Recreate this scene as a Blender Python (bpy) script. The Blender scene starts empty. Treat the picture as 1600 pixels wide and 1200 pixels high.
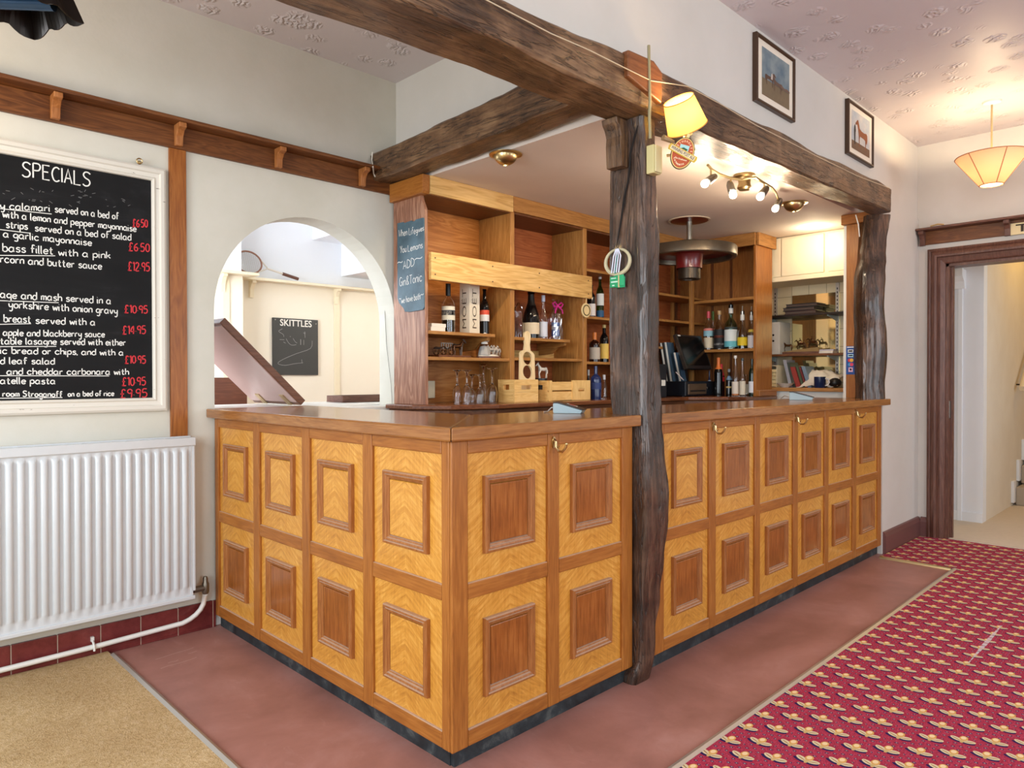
import bpy, math, random
from mathutils import Vector, Matrix, noise as mnoise
random.seed(7)
SC = bpy.context.scene
COL = SC.collection
PI = math.pi

# ------------------------------------------------------------------ camera
F = 1102.72                      # focal length in pixels of the 1600 px frame
YAW, PIT, ROL = math.radians(45.4058), math.radians(-.5684), math.radians(-.0956)
CAM = Vector((0, 0, 1.25))
_f = Vector((math.cos(YAW) * math.cos(PIT), math.sin(YAW) * math.cos(PIT), math.sin(PIT)))
_r = Vector((math.sin(YAW), -math.cos(YAW), 0))
_u = _r.cross(_f)
RT = math.cos(ROL) * _r + math.sin(ROL) * _u
UP = -math.sin(ROL) * _r + math.cos(ROL) * _u
FW = _f
cam = bpy.data.cameras.new('camera')
cam.sensor_width = 36; cam.lens = F / 1600 * 36; cam.clip_start = .02; cam.clip_end = 100
co = bpy.data.objects.new('camera', cam); COL.objects.link(co)
m = Matrix((RT, UP, -FW)).transposed().to_4x4(); m.translation = CAM
co.matrix_world = m
SC.camera = co

# ------------------------------------------------------------------ world, daylight, exposure
SC.view_settings.view_transform = 'Standard'
SC.view_settings.look = 'None'
SC.view_settings.gamma = 1
SC.view_settings.use_curve_mapping = False
SC.view_settings.exposure = -0.12
SC.cycles.use_denoising = True
SC.cycles.max_bounces = 10
SC.cycles.diffuse_bounces = 6
SC.cycles.glossy_bounces = 4
SC.cycles.transmission_bounces = 10
SC.cycles.transparent_max_bounces = 12
SC.cycles.sample_clamp_indirect = 6
SC.cycles.caustics_reflective = False
SC.cycles.caustics_refractive = False
W = bpy.data.worlds.new('sky'); SC.world = W; W.use_nodes = True
W.node_tree.nodes['Background'].inputs[0].default_value = (.75, .86, 1, 1)
W.node_tree.nodes['Background'].inputs[1].default_value = 1.0

def area(name, loc, direction, sx, sy, power, col):
    l = bpy.data.lights.new(name, 'AREA'); l.shape = 'RECTANGLE'; l.size = sx; l.size_y = sy
    l.energy = power; l.color = col
    o = bpy.data.objects.new(name, l); COL.objects.link(o); o.location = loc
    o.rotation_euler = Vector(direction).to_track_quat('-Z', 'Y').to_euler()
    return o
def lamp(name, loc, power, col, r=.03):
    l = bpy.data.lights.new(name, 'POINT'); l.energy = power; l.color = col; l.shadow_soft_size = r
    o = bpy.data.objects.new(name, l); COL.objects.link(o); o.location = loc
    return o
DAY = (.86, .94, 1.0)
# daylight in the window openings of the two walls behind the camera
area('daylight_side_window', (-1.98, 1.9, 1.75), (1, 0, -.1), 1.5, 1.9, 122, DAY)
area('daylight_side_window', (-1.98, -.9, 1.75), (1, 0, -.1), 1.5, 1.9, 104, DAY)
area('daylight_front_window', (1.0, -2.78, 1.7), (0, 1, -.2), 2.0, 1.7, 74, DAY)
area('daylight_front_window', (4.4, -2.78, 1.7), (0, 1, -.2), 2.0, 1.7, 62, DAY)
area('assumed_far_room_daylight', (.75, 5.0, 1.7), (1, .6, 0), 1.5, 1.5, 95, (.86, .93, 1))  # assumed window out of view, added to light the room beyond the arch
area('assumed_hall_daylight', (6.7, -.75, 1.6), (0, 1, 0), .8, 1.6, 18, (.8, .9, 1))  # assumed daylight from a bare area light, no window is built here

def at(px, py, ax, v):
    """point of the plane ax = v that the photograph shows at pixel px, py"""
    d = RT * ((px - 800) / F) - UP * ((py - 600) / F) + FW
    i = 'XYZ'.index(ax)
    return CAM + d * ((v - CAM[i]) / d[i])
def z_at(p, py, px=None):
    """height above point p that the photograph shows at row py"""
    q = p - CAM
    dx = F * q.dot(RT) / q.dot(FW)
    d = RT * (dx / F) - UP * ((py - 600) / F) + FW
    t = math.hypot(q.x, q.y) / math.hypot(d.x, d.y)
    return CAM.z + d.z * t
def depth(p): return (p - CAM).dot(FW)

# ------------------------------------------------------------------ mesh helpers
class MB:
    def __init__(s): s.v = []; s.f = []
    def add(s, vs, fs):
        b = len(s.v); s.v += [Vector(p) for p in vs]; s.f += [tuple(i + b for i in f) for f in fs]; return s
    def box(s, x0, x1, y0, y1, z0, z1):
        x0, x1 = min(x0, x1), max(x0, x1); y0, y1 = min(y0, y1), max(y0, y1); z0, z1 = min(z0, z1), max(z0, z1)
        return s.add([(x0,y0,z0),(x1,y0,z0),(x1,y1,z0),(x0,y1,z0),(x0,y0,z1),(x1,y0,z1),(x1,y1,z1),(x0,y1,z1)],
                     [(3,2,1,0),(4,5,6,7),(0,1,5,4),(1,2,6,5),(2,3,7,6),(3,0,4,7)])
    def loft(s, rings, cap=True, closed=True):
        n = len(rings[0]); vs = [p for r in rings for p in r]; fs = []
        for i in range(len(rings) - 1):
            for j in range(n if closed else n - 1):
                k = (j + 1) % n
                fs.append((i*n+j, i*n+k, (i+1)*n+k, (i+1)*n+j))
        if cap and closed:
            fs.append(tuple(reversed(range(n)))); fs.append(tuple((len(rings)-1)*n + j for j in range(n)))
        return s.add(vs, fs)
    def prism(s, poly, ax, a, b):
        def P(u, w, t):
            return {'X': (t, u, w), 'Y': (u, t, w), 'Z': (u, w, t)}[ax]
        return s.loft([[P(u, w, a) for u, w in poly], [P(u, w, b) for u, w in poly]])
    def tube(s, pts, r, n=8, cap=True):
        pts = [Vector(p) for p in pts]; rings = []
        up = Vector((0, 0, 1)); prev = None
        for i, p in enumerate(pts):
            d = (pts[min(i+1, len(pts)-1)] - pts[max(i-1, 0)]).normalized()
            if prev is None:
                a = d.cross(up)
                if a.length < .1: a = d.cross(Vector((1, 0, 0)))
            else:
                a = prev - d * prev.dot(d)
            a.normalize(); prev = a; b = d.cross(a)
            rr = r[i] if isinstance(r, (list, tuple)) else r
            rings.append([p + (a * math.cos(t) + b * math.sin(t)) * rr for t in [2*PI*k/n for k in range(n)]])
        return s.loft(rings, cap)
    def lathe(s, prof, c=(0, 0, 0), n=20, axis=None, cap=False):
        """profile of (radius, height) turned about the vertical (or about axis) through c"""
        c = Vector(c)
        if axis is None: A, B, D = Vector((1,0,0)), Vector((0,1,0)), Vector((0,0,1))
        else:
            D = Vector(axis).normalized(); A = D.orthogonal().normalized(); B = D.cross(A)
        rings = []
        for r, h in prof:
            r = max(r, 1e-5)
            rings.append([c + D*h + (A*math.cos(2*PI*k/n) + B*math.sin(2*PI*k/n))*r for k in range(n)])
        return s.loft(rings, cap)
    def ball(s, c, r, n=12, sz=1.0):
        return s.lathe([(r*math.sin(PI*k/8), -r*sz*math.cos(PI*k/8)) for k in range(9)], c, n)
    def xf(s, M):
        s.v = [M @ p for p in s.v]; return s
    def move(s, d):
        d = Vector(d); s.v = [p + d for p in s.v]; return s

WORLD = {}
def thing(name, label, cat, loc=(0,0,0), group=None, kind=None):
    o = bpy.data.objects.new(name, None); COL.objects.link(o)
    o.empty_display_size = .1
    o.location = loc; WORLD[o.name] = Vector(loc)
    o['label'] = label; o['category'] = cat
    if group: o['group'] = group
    if kind: o['kind'] = kind
    return o
def obj(name, mb, mat, parent=None, label=None, cat=None, group=None, kind=None, bevel=0, smooth=False, own=False, sharp=35, local=False):
    """one mesh object; vertices are given in the world (local: in the parent's frame)"""
    if parent is not None:
        base = Vector((0,0,0)) if local else WORLD[parent.name]
    else:
        base = Vector((0,0,0))
    if parent is None or own:
        lo = Vector([min(p[i] for p in mb.v) for i in range(3)]); hi = Vector([max(p[i] for p in mb.v) for i in range(3)])
        org = (lo + hi) / 2
        if not own: org.z = lo.z
    else:
        org = base
    me = bpy.data.meshes.new(name)
    me.from_pydata([p - org for p in mb.v], [], mb.f)
    me.validate(); me.update()
    import bmesh
    b = bmesh.new(); b.from_mesh(me); bmesh.ops.recalc_face_normals(b, faces=b.faces); b.to_mesh(me); b.free()
    o = bpy.data.objects.new(name, me); COL.objects.link(o)
    o.location = org - base if parent is not None else org
    if parent is not None: o.parent = parent
    WORLD[o.name] = org
    me.materials.append(mat)
    if smooth:
        for p in me.polygons: p.use_smooth = True
        try: me.set_sharp_from_angle(angle=math.radians(sharp))
        except Exception: pass
    if bevel:
        md = o.modifiers.new('edge', 'BEVEL'); md.width = bevel; md.segments = 2; md.limit_method = 'ANGLE'; md.angle_limit = math.radians(40)
    if label: o['label'] = label
    if cat: o['category'] = cat
    if group: o['group'] = group
    if kind: o['kind'] = kind
    return o
def struct(name, mb, mat, bevel=0, smooth=False, parent=None):
    return obj(name, mb, mat, parent, kind='structure' if parent is None else None, bevel=bevel, smooth=smooth)
def box(*a): return MB().box(*a)
def copy_tree(o, parent=None):
    c = o.copy(); COL.objects.link(c); c.parent = parent
    for ch in [x for x in SC.objects if x.parent == o]: copy_tree(ch, c)
    return c

# ------------------------------------------------------------------ materials
def lin(c):
    return tuple((x/12.92 if x <= .04045 else ((x+.055)/1.055)**2.4) for x in [v/255 for v in c]) + (1,)
class NG:
    def __init__(s, name):
        s.m = bpy.data.materials.new(name); s.m.use_nodes = True
        s.nt = s.m.node_tree; s.b = s.nt.nodes['Principled BSDF']
    def n(s, t): return s.nt.nodes.new(t)
    def put(s, sock, v):
        if isinstance(v, bpy.types.NodeSocket): s.nt.links.new(v, sock)
        else: sock.default_value = v
    def coord(s, which='Object'): return s.n('ShaderNodeTexCoord').outputs[which]
    def world(s): return s.n('ShaderNodeNewGeometry').outputs['Position']
    def map(s, v, scale=(1,1,1), rot=(0,0,0), loc=(0,0,0)):
        q = s.n('ShaderNodeMapping'); s.put(q.inputs[0], v); q.inputs[1].default_value = loc; q.inputs[2].default_value = rot; q.inputs[3].default_value = scale
        return q.outputs[0]
    def noise(s, v, scale=5, detail=4, rough=.55, dist=0):
        q = s.n('ShaderNodeTexNoise'); s.put(q.inputs['Vector'], v); q.inputs['Scale'].default_value = scale
        q.inputs['Detail'].default_value = detail; q.inputs['Roughness'].default_value = rough; q.inputs['Distortion'].default_value = dist
        return q.outputs[0]
    def voro(s, v, scale, feature='F1'):
        q = s.n('ShaderNodeTexVoronoi'); q.feature = feature; s.put(q.inputs['Vector'], v); q.inputs['Scale'].default_value = scale
        return q.outputs['Distance']
    def wave(s, v, scale, dist, detail=2, dscale=1, axis='X'):
        q = s.n('ShaderNodeTexWave'); q.bands_direction = axis; s.put(q.inputs['Vector'], v)
        q.inputs['Scale'].default_value = scale; q.inputs['Distortion'].default_value = dist; q.inputs['Detail'].default_value = detail; q.inputs['Detail Scale'].default_value = dscale
        return q.outputs[1]
    def ramp(s, f, stops):
        q = s.n('ShaderNodeValToRGB'); s.put(q.inputs[0], f); e = q.color_ramp.elements
        while len(e) < len(stops): e.new(.5)
        for el, (p, c) in zip(e, stops):
            el.position = p; el.color = c if len(c) == 4 else lin(c)
        return q.outputs[0]
    def mix(s, f, a, b, blend='MIX'):
        q = s.n('ShaderNodeMix'); q.data_type = 'RGBA'; q.blend_type = blend
        s.put(q.inputs[0], f); s.put(q.inputs[6], a); s.put(q.inputs[7], b); return q.outputs[2]
    def math(s, op, a, b=0.0, c=None):
        q = s.n('ShaderNodeMath'); q.operation = op; s.put(q.inputs[0], a); s.put(q.inputs[1], b)
        if c is not None: s.put(q.inputs[2], c)
        return q.outputs[0]
    def sep(s, v):
        q = s.n('ShaderNodeSeparateXYZ'); s.put(q.inputs[0], v); return q.outputs
    def comb(s, x, y, z):
        q = s.n('ShaderNodeCombineXYZ'); s.put(q.inputs[0], x); s.put(q.inputs[1], y); s.put(q.inputs[2], z); return q.outputs[0]
    def bump(s, h, strength=.2, dist=.01):
        q = s.n('ShaderNodeBump'); s.put(q.inputs['Height'], h); q.inputs['Strength'].default_value = strength; q.inputs['Distance'].default_value = dist
        s.nt.links.new(q.outputs[0], s.b.inputs['Normal'])
    def fin(s, col=None, rough=.5, metal=0, spec=.5, trans=0, ior=1.45, coat=0, emit=None, es=0, alpha=None):
        b = s.b
        if col is not None: s.put(b.inputs['Base Color'], col)
        s.put(b.inputs['Roughness'], rough); b.inputs['Metallic'].default_value = metal
        b.inputs['Specular IOR Level'].default_value = spec; b.inputs['Transmission Weight'].default_value = trans
        b.inputs['IOR'].default_value = ior; b.inputs['Coat Weight'].default_value = coat; b.inputs['Coat Roughness'].default_value = .1
        if emit is not None:
            s.put(b.inputs['Emission Color'], emit); b.inputs['Emission Strength'].default_value = es
        return s.m
_mc = {}
def flat(c, rough=.5, metal=0, spec=.5, coat=0, vary=.06):
    k = ('flat', c, rough, metal, spec, coat)
    if k not in _mc:
        g = NG('paint_%d_%d_%d' % c)
        v = g.coord(); n = g.noise(v, 30, 3)
        a = tuple(max(0, x * (1 - vary)) for x in lin(c)[:3]) + (1,)
        _mc[k] = g.fin(g.mix(n, a, lin(c)), rough, metal, spec, coat=coat)
    return _mc[k]
def glass(c=(255,255,255), rough=.02, ior=1.45):
    k = ('glass', c, rough, ior)
    if k not in _mc:
        g = NG('glass_%d_%d_%d' % c); _mc[k] = g.fin(lin(c), rough, trans=1, ior=ior)
    return _mc[k]
def glow(c, strength, base=(240, 235, 220)):
    k = ('glow', c, strength)
    if k not in _mc:
        g = NG('lit_%d_%d_%d' % c); _mc[k] = g.fin(lin(base), .6, emit=lin(c), es=strength)
    return _mc[k]
def wood(name, c0, c1, c2, axis='Z', scale=1.0, rough=.4, bump=.08, coat=0, ring=.2, stretch=16, worn=None, dust=0):
    """timber with its grain along axis: dark pore c0, body c1, light c2"""
    k = ('wood', name, axis)
    if k in _mc: return _mc[k]
    g = NG('%s_%s' % (name, axis.lower()))
    v = g.coord()
    sc = [stretch, stretch, stretch]; sc['XYZ'.index(axis)] = 1.0
    v1 = g.map(v, [x*scale for x in sc])
    sc2 = [5, 5, 5]; sc2['XYZ'.index(axis)] = .55
    v2 = g.map(v, [x*scale for x in sc2])
    fib = g.noise(v1, 5, 5, .65, .3)
    rin = g.noise(v2, 2.4, 3, .5, 1.2)
    rr = g.math('FRACT', g.math('MULTIPLY', rin, 7.0))
    rr = g.math('ABSOLUTE', g.math('SUBTRACT', rr, .5))
    f = g.math('ADD', g.math('MULTIPLY', fib, 1 - ring), g.math('MULTIPLY', rr, ring*2))
    big = g.noise(v, 1.7*scale, 2)
    f = g.math('ADD', g.math('MULTIPLY', f, .75), g.math('MULTIPLY', big, .25))
    c = g.ramp(f, [(.2, c0), (.48, c1), (.75, c2)])
    if worn:
        w = g.math('SUBTRACT', g.noise(v, 7, 6, .7), .6)
        w = g.math('MINIMUM', g.math('MAXIMUM', g.math('MULTIPLY', w, 9), 0), 1)
        c = g.mix(g.math('MULTIPLY', w, .6), c, lin(worn))
    if dust:      # settled on ledges
        nz = g.sep(g.n('ShaderNodeNewGeometry').outputs['True Normal'])[2]
        c = g.mix(g.math('MULTIPLY', g.math('GREATER_THAN', nz, .55), dust), c, lin((206,192,176)))
    g.bump(f, bump, .004)
    _mc[k] = g.fin(c, rough, coat=coat)
    return _mc[k]
def oak(ax): return wood('oak', (114,64,24), (156,95,38), (184,122,56), ax, 1.4, .38, .06, ring=.14, dust=.6)
def top_oak(ax): return wood('worktop_oak', (102,61,28), (148,95,46), (176,123,66), ax, 1.2, .22, .04, coat=.35, ring=.15)
def shelf_oak(ax): return wood('shelf_oak', (116,74,34), (164,112,56), (192,140,78), ax, 1.2, .42, .06)
def dark_oak(ax): return wood('dark_oak', (58,30,16), (96,54,28), (124,74,40), ax, 1.0, .4, .08)
def rail_oak(ax): return wood('rail_oak', (68,36,16), (106,62,30), (134,84,44), ax, 1.3, .4, .08, ring=.3)
def pine(ax): return wood('pine', (172,126,66), (210,166,98), (230,192,130), ax, 1.0, .45, .05, ring=.35)
def crate_pine(ax): return wood('crate_pine', (196,146,76), (230,186,116), (244,208,144), ax, 1.6, .55, .05)
def mahog(ax): return wood('mahogany', (60,36,28), (96,62,50), (132,94,78), ax, 1.2, .4, .08, ring=.15)
def clad(ax): return wood('cladding', (98,60,44), (148,102,80), (196,152,124), ax, 1.1, .4, .06, ring=.3)
def beam_wood(ax): return old_wood('old_timber', (50,32,20), (102,74,50), (142,112,82), ax, .42, .1)
def post_wood(ax): return old_wood('old_post', (30,20,14), (68,47,35), (112,84,66), ax, .32, .35)
def old_wood(name, c0, c1, c2, ax, rough, coat):
    """weathered timber: fine checks along the grain, blotches, knots, pale knocks"""
    k = (name, ax)
    if k in _mc: return _mc[k]
    g = NG(name); v = g.coord()
    s = [1, 1, 1]; s['XYZ'.index(ax)] = .09
    va = g.map(v, s)
    fib = g.noise(va, 60, 6, .7, .6); chk = g.noise(va, 22, 4, .6, 1.0); blot = g.noise(v, 4.5, 5, .6, .5); kn = g.voro(g.map(v, [2.6 if q != .09 else 1.3 for q in s]), 1.6)
    f = g.math('ADD', g.math('ADD', g.math('MULTIPLY', fib, .4), g.math('MULTIPLY', blot, .45)), g.math('MULTIPLY', chk, .15))
    c = g.ramp(f, [(.38, c0), (.5, c1), (.62, c2)])
    crack = g.ramp(g.math('ABSOLUTE', g.math('SUBTRACT', chk, .5)), [(.0, (255,255,255)), (.022, (0,0,0))])
    c = g.mix(g.math('MULTIPLY', crack, .75), c, lin((24,15,10)))
    knock = g.ramp(g.noise(v, 13, 6, .75, .8), [(.66, (0,0,0)), (.72, (255,255,255))])
    c = g.mix(g.math('MULTIPLY', knock, .55), c, lin((150,122,98)))
    h = g.math('SUBTRACT', g.math('ADD', g.math('MULTIPLY', fib, .5), g.math('MULTIPLY', blot, 1.2)), g.math('MULTIPLY', crack, .6))
    g.bump(h, .55, .012)
    _mc[k] = g.fin(c, rough, coat=coat)
    return _mc[k]

def plaster(name, c, c2, bump=.12, scale=3):
    g = NG(name); v = g.world()
    n = g.noise(v, scale, 5, .6); f = g.noise(v, 55, 4, .6)
    g.bump(g.math('ADD', g.math('MULTIPLY', n, 2.0), g.math('MULTIPLY', f, .25)), bump, .012)
    return g.fin(g.mix(g.ramp(n, [(.35, (0,0,0)), (.7, (255,255,255))]), lin(c), lin(c2)), .75, spec=.25)
M = {}
M['wall'] = plaster('wall_plaster', (208,206,194), (216,214,204))
M['wall_pale'] = plaster('wall_paint', (204,200,192), (211,207,200), .08, 2)
M['far'] = plaster('far_room_paint', (234,225,206), (240,232,214), .04, 1)
M['far_white'] = plaster('far_room_white', (232,234,238), (236,238,242), .04, 1)
M['bar_ceiling'] = plaster('bar_ceiling_paint', (222,210,200), (228,216,206), .06, 2)
M['white'] = flat((232,231,226), .4)
M['cream'] = flat((234,222,192), .45)
M['rad'] = flat((208,213,217), .3)
def ceiling_mat():
    g = NG('textured_ceiling'); v = g.world()
    mv = g.map(v, (7, 7, 7))
    cell = g.voro(mv, 1.0)
    sw = g.wave(g.map(v, (1,1,1), (0,0,.6)), 9, 14, 3, 1.5)
    mask = g.ramp(cell, [(.16, (255,255,255)), (.42, (0,0,0))])
    h = g.math('MULTIPLY', sw, mask)
    g.bump(g.math('ADD', h, g.math('MULTIPLY', g.noise(v, 2.2, 3), .6)), .5, .02)
    return g.fin(lin((212,204,206)), .5, spec=.35)
M['ceiling'] = ceiling_mat()
def screed():
    g = NG('red_screed'); v = g.world()
    n = g.noise(v, 2.2, 6, .65, .4); f = g.noise(v, 26, 5, .7); s = g.noise(g.map(v, (3,1.2,1)), 4, 8, .75, .8)
    c = g.ramp(n, [(.3, (140,96,86)), (.55, (164,116,106)), (.75, (178,134,126))])
    c = g.mix(g.math('MULTIPLY', g.ramp(s, [(.58, (0,0,0)), (.75, (255,255,255))]), .22), c, lin((206,168,160)))
    c = g.mix(g.math('MULTIPLY', g.ramp(f, [(.62, (0,0,0)), (.72, (255,255,255))]), .18), c, lin((120,78,68)))
    g.bump(f, .08, .004)
    return g.fin(c, g.math('ADD', g.math('MULTIPLY', n, .25), .28), spec=.4)
M['screed'] = screed()
def beige_carpet():
    g = NG('beige_carpet'); v = g.world()
    f = g.noise(v, 190, 4, .7); n = g.noise(v, 2.3, 4, .6); c3 = g.noise(v, 60, 3, .7)
    c = g.ramp(g.math('ADD', g.math('MULTIPLY', f, .5), g.math('MULTIPLY', c3, .5)), [(.3, (176,142,94)), (.5, (220,190,142)), (.7, (238,216,178))])
    c = g.mix(g.ramp(n, [(.35, (255,255,255)), (.62, (0,0,0))]), c, g.mix(.3, c, lin((150,112,66))))
    g.bump(g.math('ADD', f, c3), .9, .01)
    return g.fin(c, .95, spec=.1)
M['beige'] = beige_carpet()
def red_carpet():
    g = NG('red_patterned_carpet'); v = g.world(); x, y, z = g.sep(v)
    fine = g.noise(v, 220, 3, .7); base_n = g.noise(v, 3, 4)
    speck = g.voro(g.map(v, (1,1,0)), 46)
    c = g.ramp(fine, [(.32, (136,34,54)), (.5, (172,54,78)), (.7, (196,88,112))])
    # small navy and pale dots
    u1 = g.math('ABSOLUTE', g.math('SUBTRACT', g.math('FRACT', g.math('ADD', g.math('DIVIDE', x, .03125), g.math('DIVIDE', y, .04))), .5))
    u2 = g.math('ABSOLUTE', g.math('SUBTRACT', g.math('FRACT', g.math('SUBTRACT', g.math('DIVIDE', x, .03125), g.math('DIVIDE', y, .04))), .5))
    d = g.math('ADD', g.math('MULTIPLY', u1, u1), g.math('MULTIPLY', u2, u2))
    c = g.mix(g.math('LESS_THAN', d, .045), c, lin((66,50,92)))
    c = g.mix(g.math('LESS_THAN', d, .008), c, lin((196,180,160)))
    def lattice(ox, oy):
        lx = g.math('MULTIPLY', g.math('SUBTRACT', g.math('FRACT', g.math('ADD', g.math('DIVIDE', x, .125), ox)), .5), .125)
        ly = g.math('MULTIPLY', g.math('SUBTRACT', g.math('FRACT', g.math('ADD', g.math('DIVIDE', y, .16), oy)), .5), .16)
        return lx, ly
    def ell(lx, ly, cx, cy, rx, ry, ang):
        ax = g.math('SUBTRACT', lx, cx); ay = g.math('SUBTRACT', ly, cy)
        p = g.math('ADD', g.math('MULTIPLY', ax, math.cos(ang)/rx), g.math('MULTIPLY', ay, math.sin(ang)/rx))
        q = g.math('ADD', g.math('MULTIPLY', ax, -math.sin(ang)/ry), g.math('MULTIPLY', ay, math.cos(ang)/ry))
        return g.math('LESS_THAN', g.math('ADD', g.math('MULTIPLY', p, p), g.math('MULTIPLY', q, q)), 1.0)
    for ox, oy in ((.34, .58), (.84, .08)):
        lx, ly = lattice(ox, oy)
        halo = ell(lx, ly, 0, 0, .032, .05, 0)
        c = g.mix(halo, c, g.ramp(fine, [(.3, (140,36,56)), (.6, (178,58,82))]))
        for args, col in (((-.011, .022, .009, .022, -.35), (48,36,84)), ((-.011, -.02, .009, .02, .35), (48,36,84)),
                          ((.002, .019, .0115, .02, -.45), (218,202,166)), ((.002, -.019, .0115, .02, .45), (218,202,166)), ((.001, .019, .002, .016, -.45), (150,112,64)), ((.001, -.019, .002, .016, .45), (150,112,64)),
                          ((.018, 0, .019, .0125, 0), (216,166,92)), ((.021, .001, .012, .008, 0), (238,212,166)),
                          ((-.008, 0, .012, .006, 0), (206,176,120))):
            c = g.mix(ell(lx, ly, *args), c, lin(col))
    worn = g.ramp(g.noise(v, 1.6, 5, .7), [(.6, (0,0,0)), (.8, (255,255,255))])
    c = g.mix(g.math('MULTIPLY', worn, .25), c, lin((214,150,160)))
    g.bump(fine, .5, .005)
    return g.fin(c, .95, spec=.1)
M['red'] = red_carpet()
def veneer():
    g = NG('figured_veneer'); v = g.coord(); x, y, z = g.sep(v)
    # quarter-matched ripple: mirrored about the panel's middle
    u = g.math('ABSOLUTE', g.math('ADD', x, y)); q = g.math('ABSOLUTE', z)
    a = g.comb(g.math('ADD', g.math('MULTIPLY', u, .55), g.math('MULTIPLY', z, .83)), g.math('SUBTRACT', g.math('MULTIPLY', u, .83), g.math('MULTIPLY', z, .55)), 0.0)
    rip = g.noise(g.map(a, (58, 7, 1)), 1.6, 3, .6, .9)
    fib = g.noise(g.map(v, (60, 60, 5)), 3, 4, .6)
    wv = g.world()
    big = g.noise(wv, 2.2, 3)
    f = g.math('ADD', g.math('ADD', g.math('MULTIPLY', rip, .55), g.math('MULTIPLY', fib, .25)), g.math('MULTIPLY', big, .2))
    c = g.ramp(f, [(.3, (164,104,38)), (.5, (202,142,58)), (.7, (226,174,90))])
    return g.fin(c, .28, coat=.15)
M['veneer'] = veneer()
def field():
    g = NG('panel_field'); v = g.coord()
    fib = g.noise(g.map(v, (40, 40, 2.5)), 3, 5, .65); big = g.noise(g.world(), 6, 3)
    f = g.math('ADD', g.math('MULTIPLY', fib, .7), g.math('MULTIPLY', big, .3))
    return g.fin(g.ramp(f, [(.3, (108,58,22)), (.5, (146,84,34)), (.7, (174,110,52))]), .25, coat=.2)
M['field'] = field()
M['moulding'] = wood('moulding_oak', (116,66,30), (150,92,46), (178,122,70), 'Z', 2.0, .35, .02, ring=.05, stretch=8, dust=.4)
def kick():
    g = NG('black_kickboard'); v = g.world(); n = g.noise(v, 9, 6, .7, .5)
    return g.fin(g.ramp(n, [(.35, (20,24,28)), (.55, (44,52,56)), (.72, (96,100,98))]), .5)
M['kick'] = kick()
def blackboard():
    g = NG('chalkboard'); v = g.world(); n = g.noise(v, 2.5, 6, .7, .8); s = g.noise(g.map(v, (1,1,5)), 3, 4, .6, .6)
    return g.fin(g.ramp(g.math('ADD', g.math('MULTIPLY', n, .5), g.math('MULTIPLY', s, .5)), [(.35, (13,13,15)), (.55, (19,19,21)), (.78, (44,44,47))]), .6, spec=.25)
M['board'] = blackboard()
def slate():
    g = NG('blue_slate'); v = g.coord(); n = g.noise(v, 6, 5, .6)
    return g.fin(g.ramp(n, [(.3, (56,78,90)), (.55, (80,106,120)), (.75, (106,132,144))]), .5)
M['slate'] = slate()
M['chalk'] = flat((238,238,234), .9)
M['chalk_grey'] = flat((150,150,148), .9)
M['chalk_red'] = flat((214,58,66), .9)
M['brass'] = flat((206,182,132), .3, 1.0)
M['chrome'] = flat((200,198,192), .18, 1.0)
M['steel'] = flat((150,148,142), .3, 1.0)
M['iron'] = flat((62,54,46), .32, .6, vary=.3)
M['red_paint'] = flat((112,24,26), .3, coat=.3)
M['black'] = flat((22,22,24), .4)
M['gloss_black'] = flat((16,16,18), .08)
M['paper'] = flat((238,234,224), .7)
M['alu'] = flat((206,202,194), .35, .7)
M['clear'] = glass()
M['cable'] = flat((236,232,220), .5)

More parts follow.
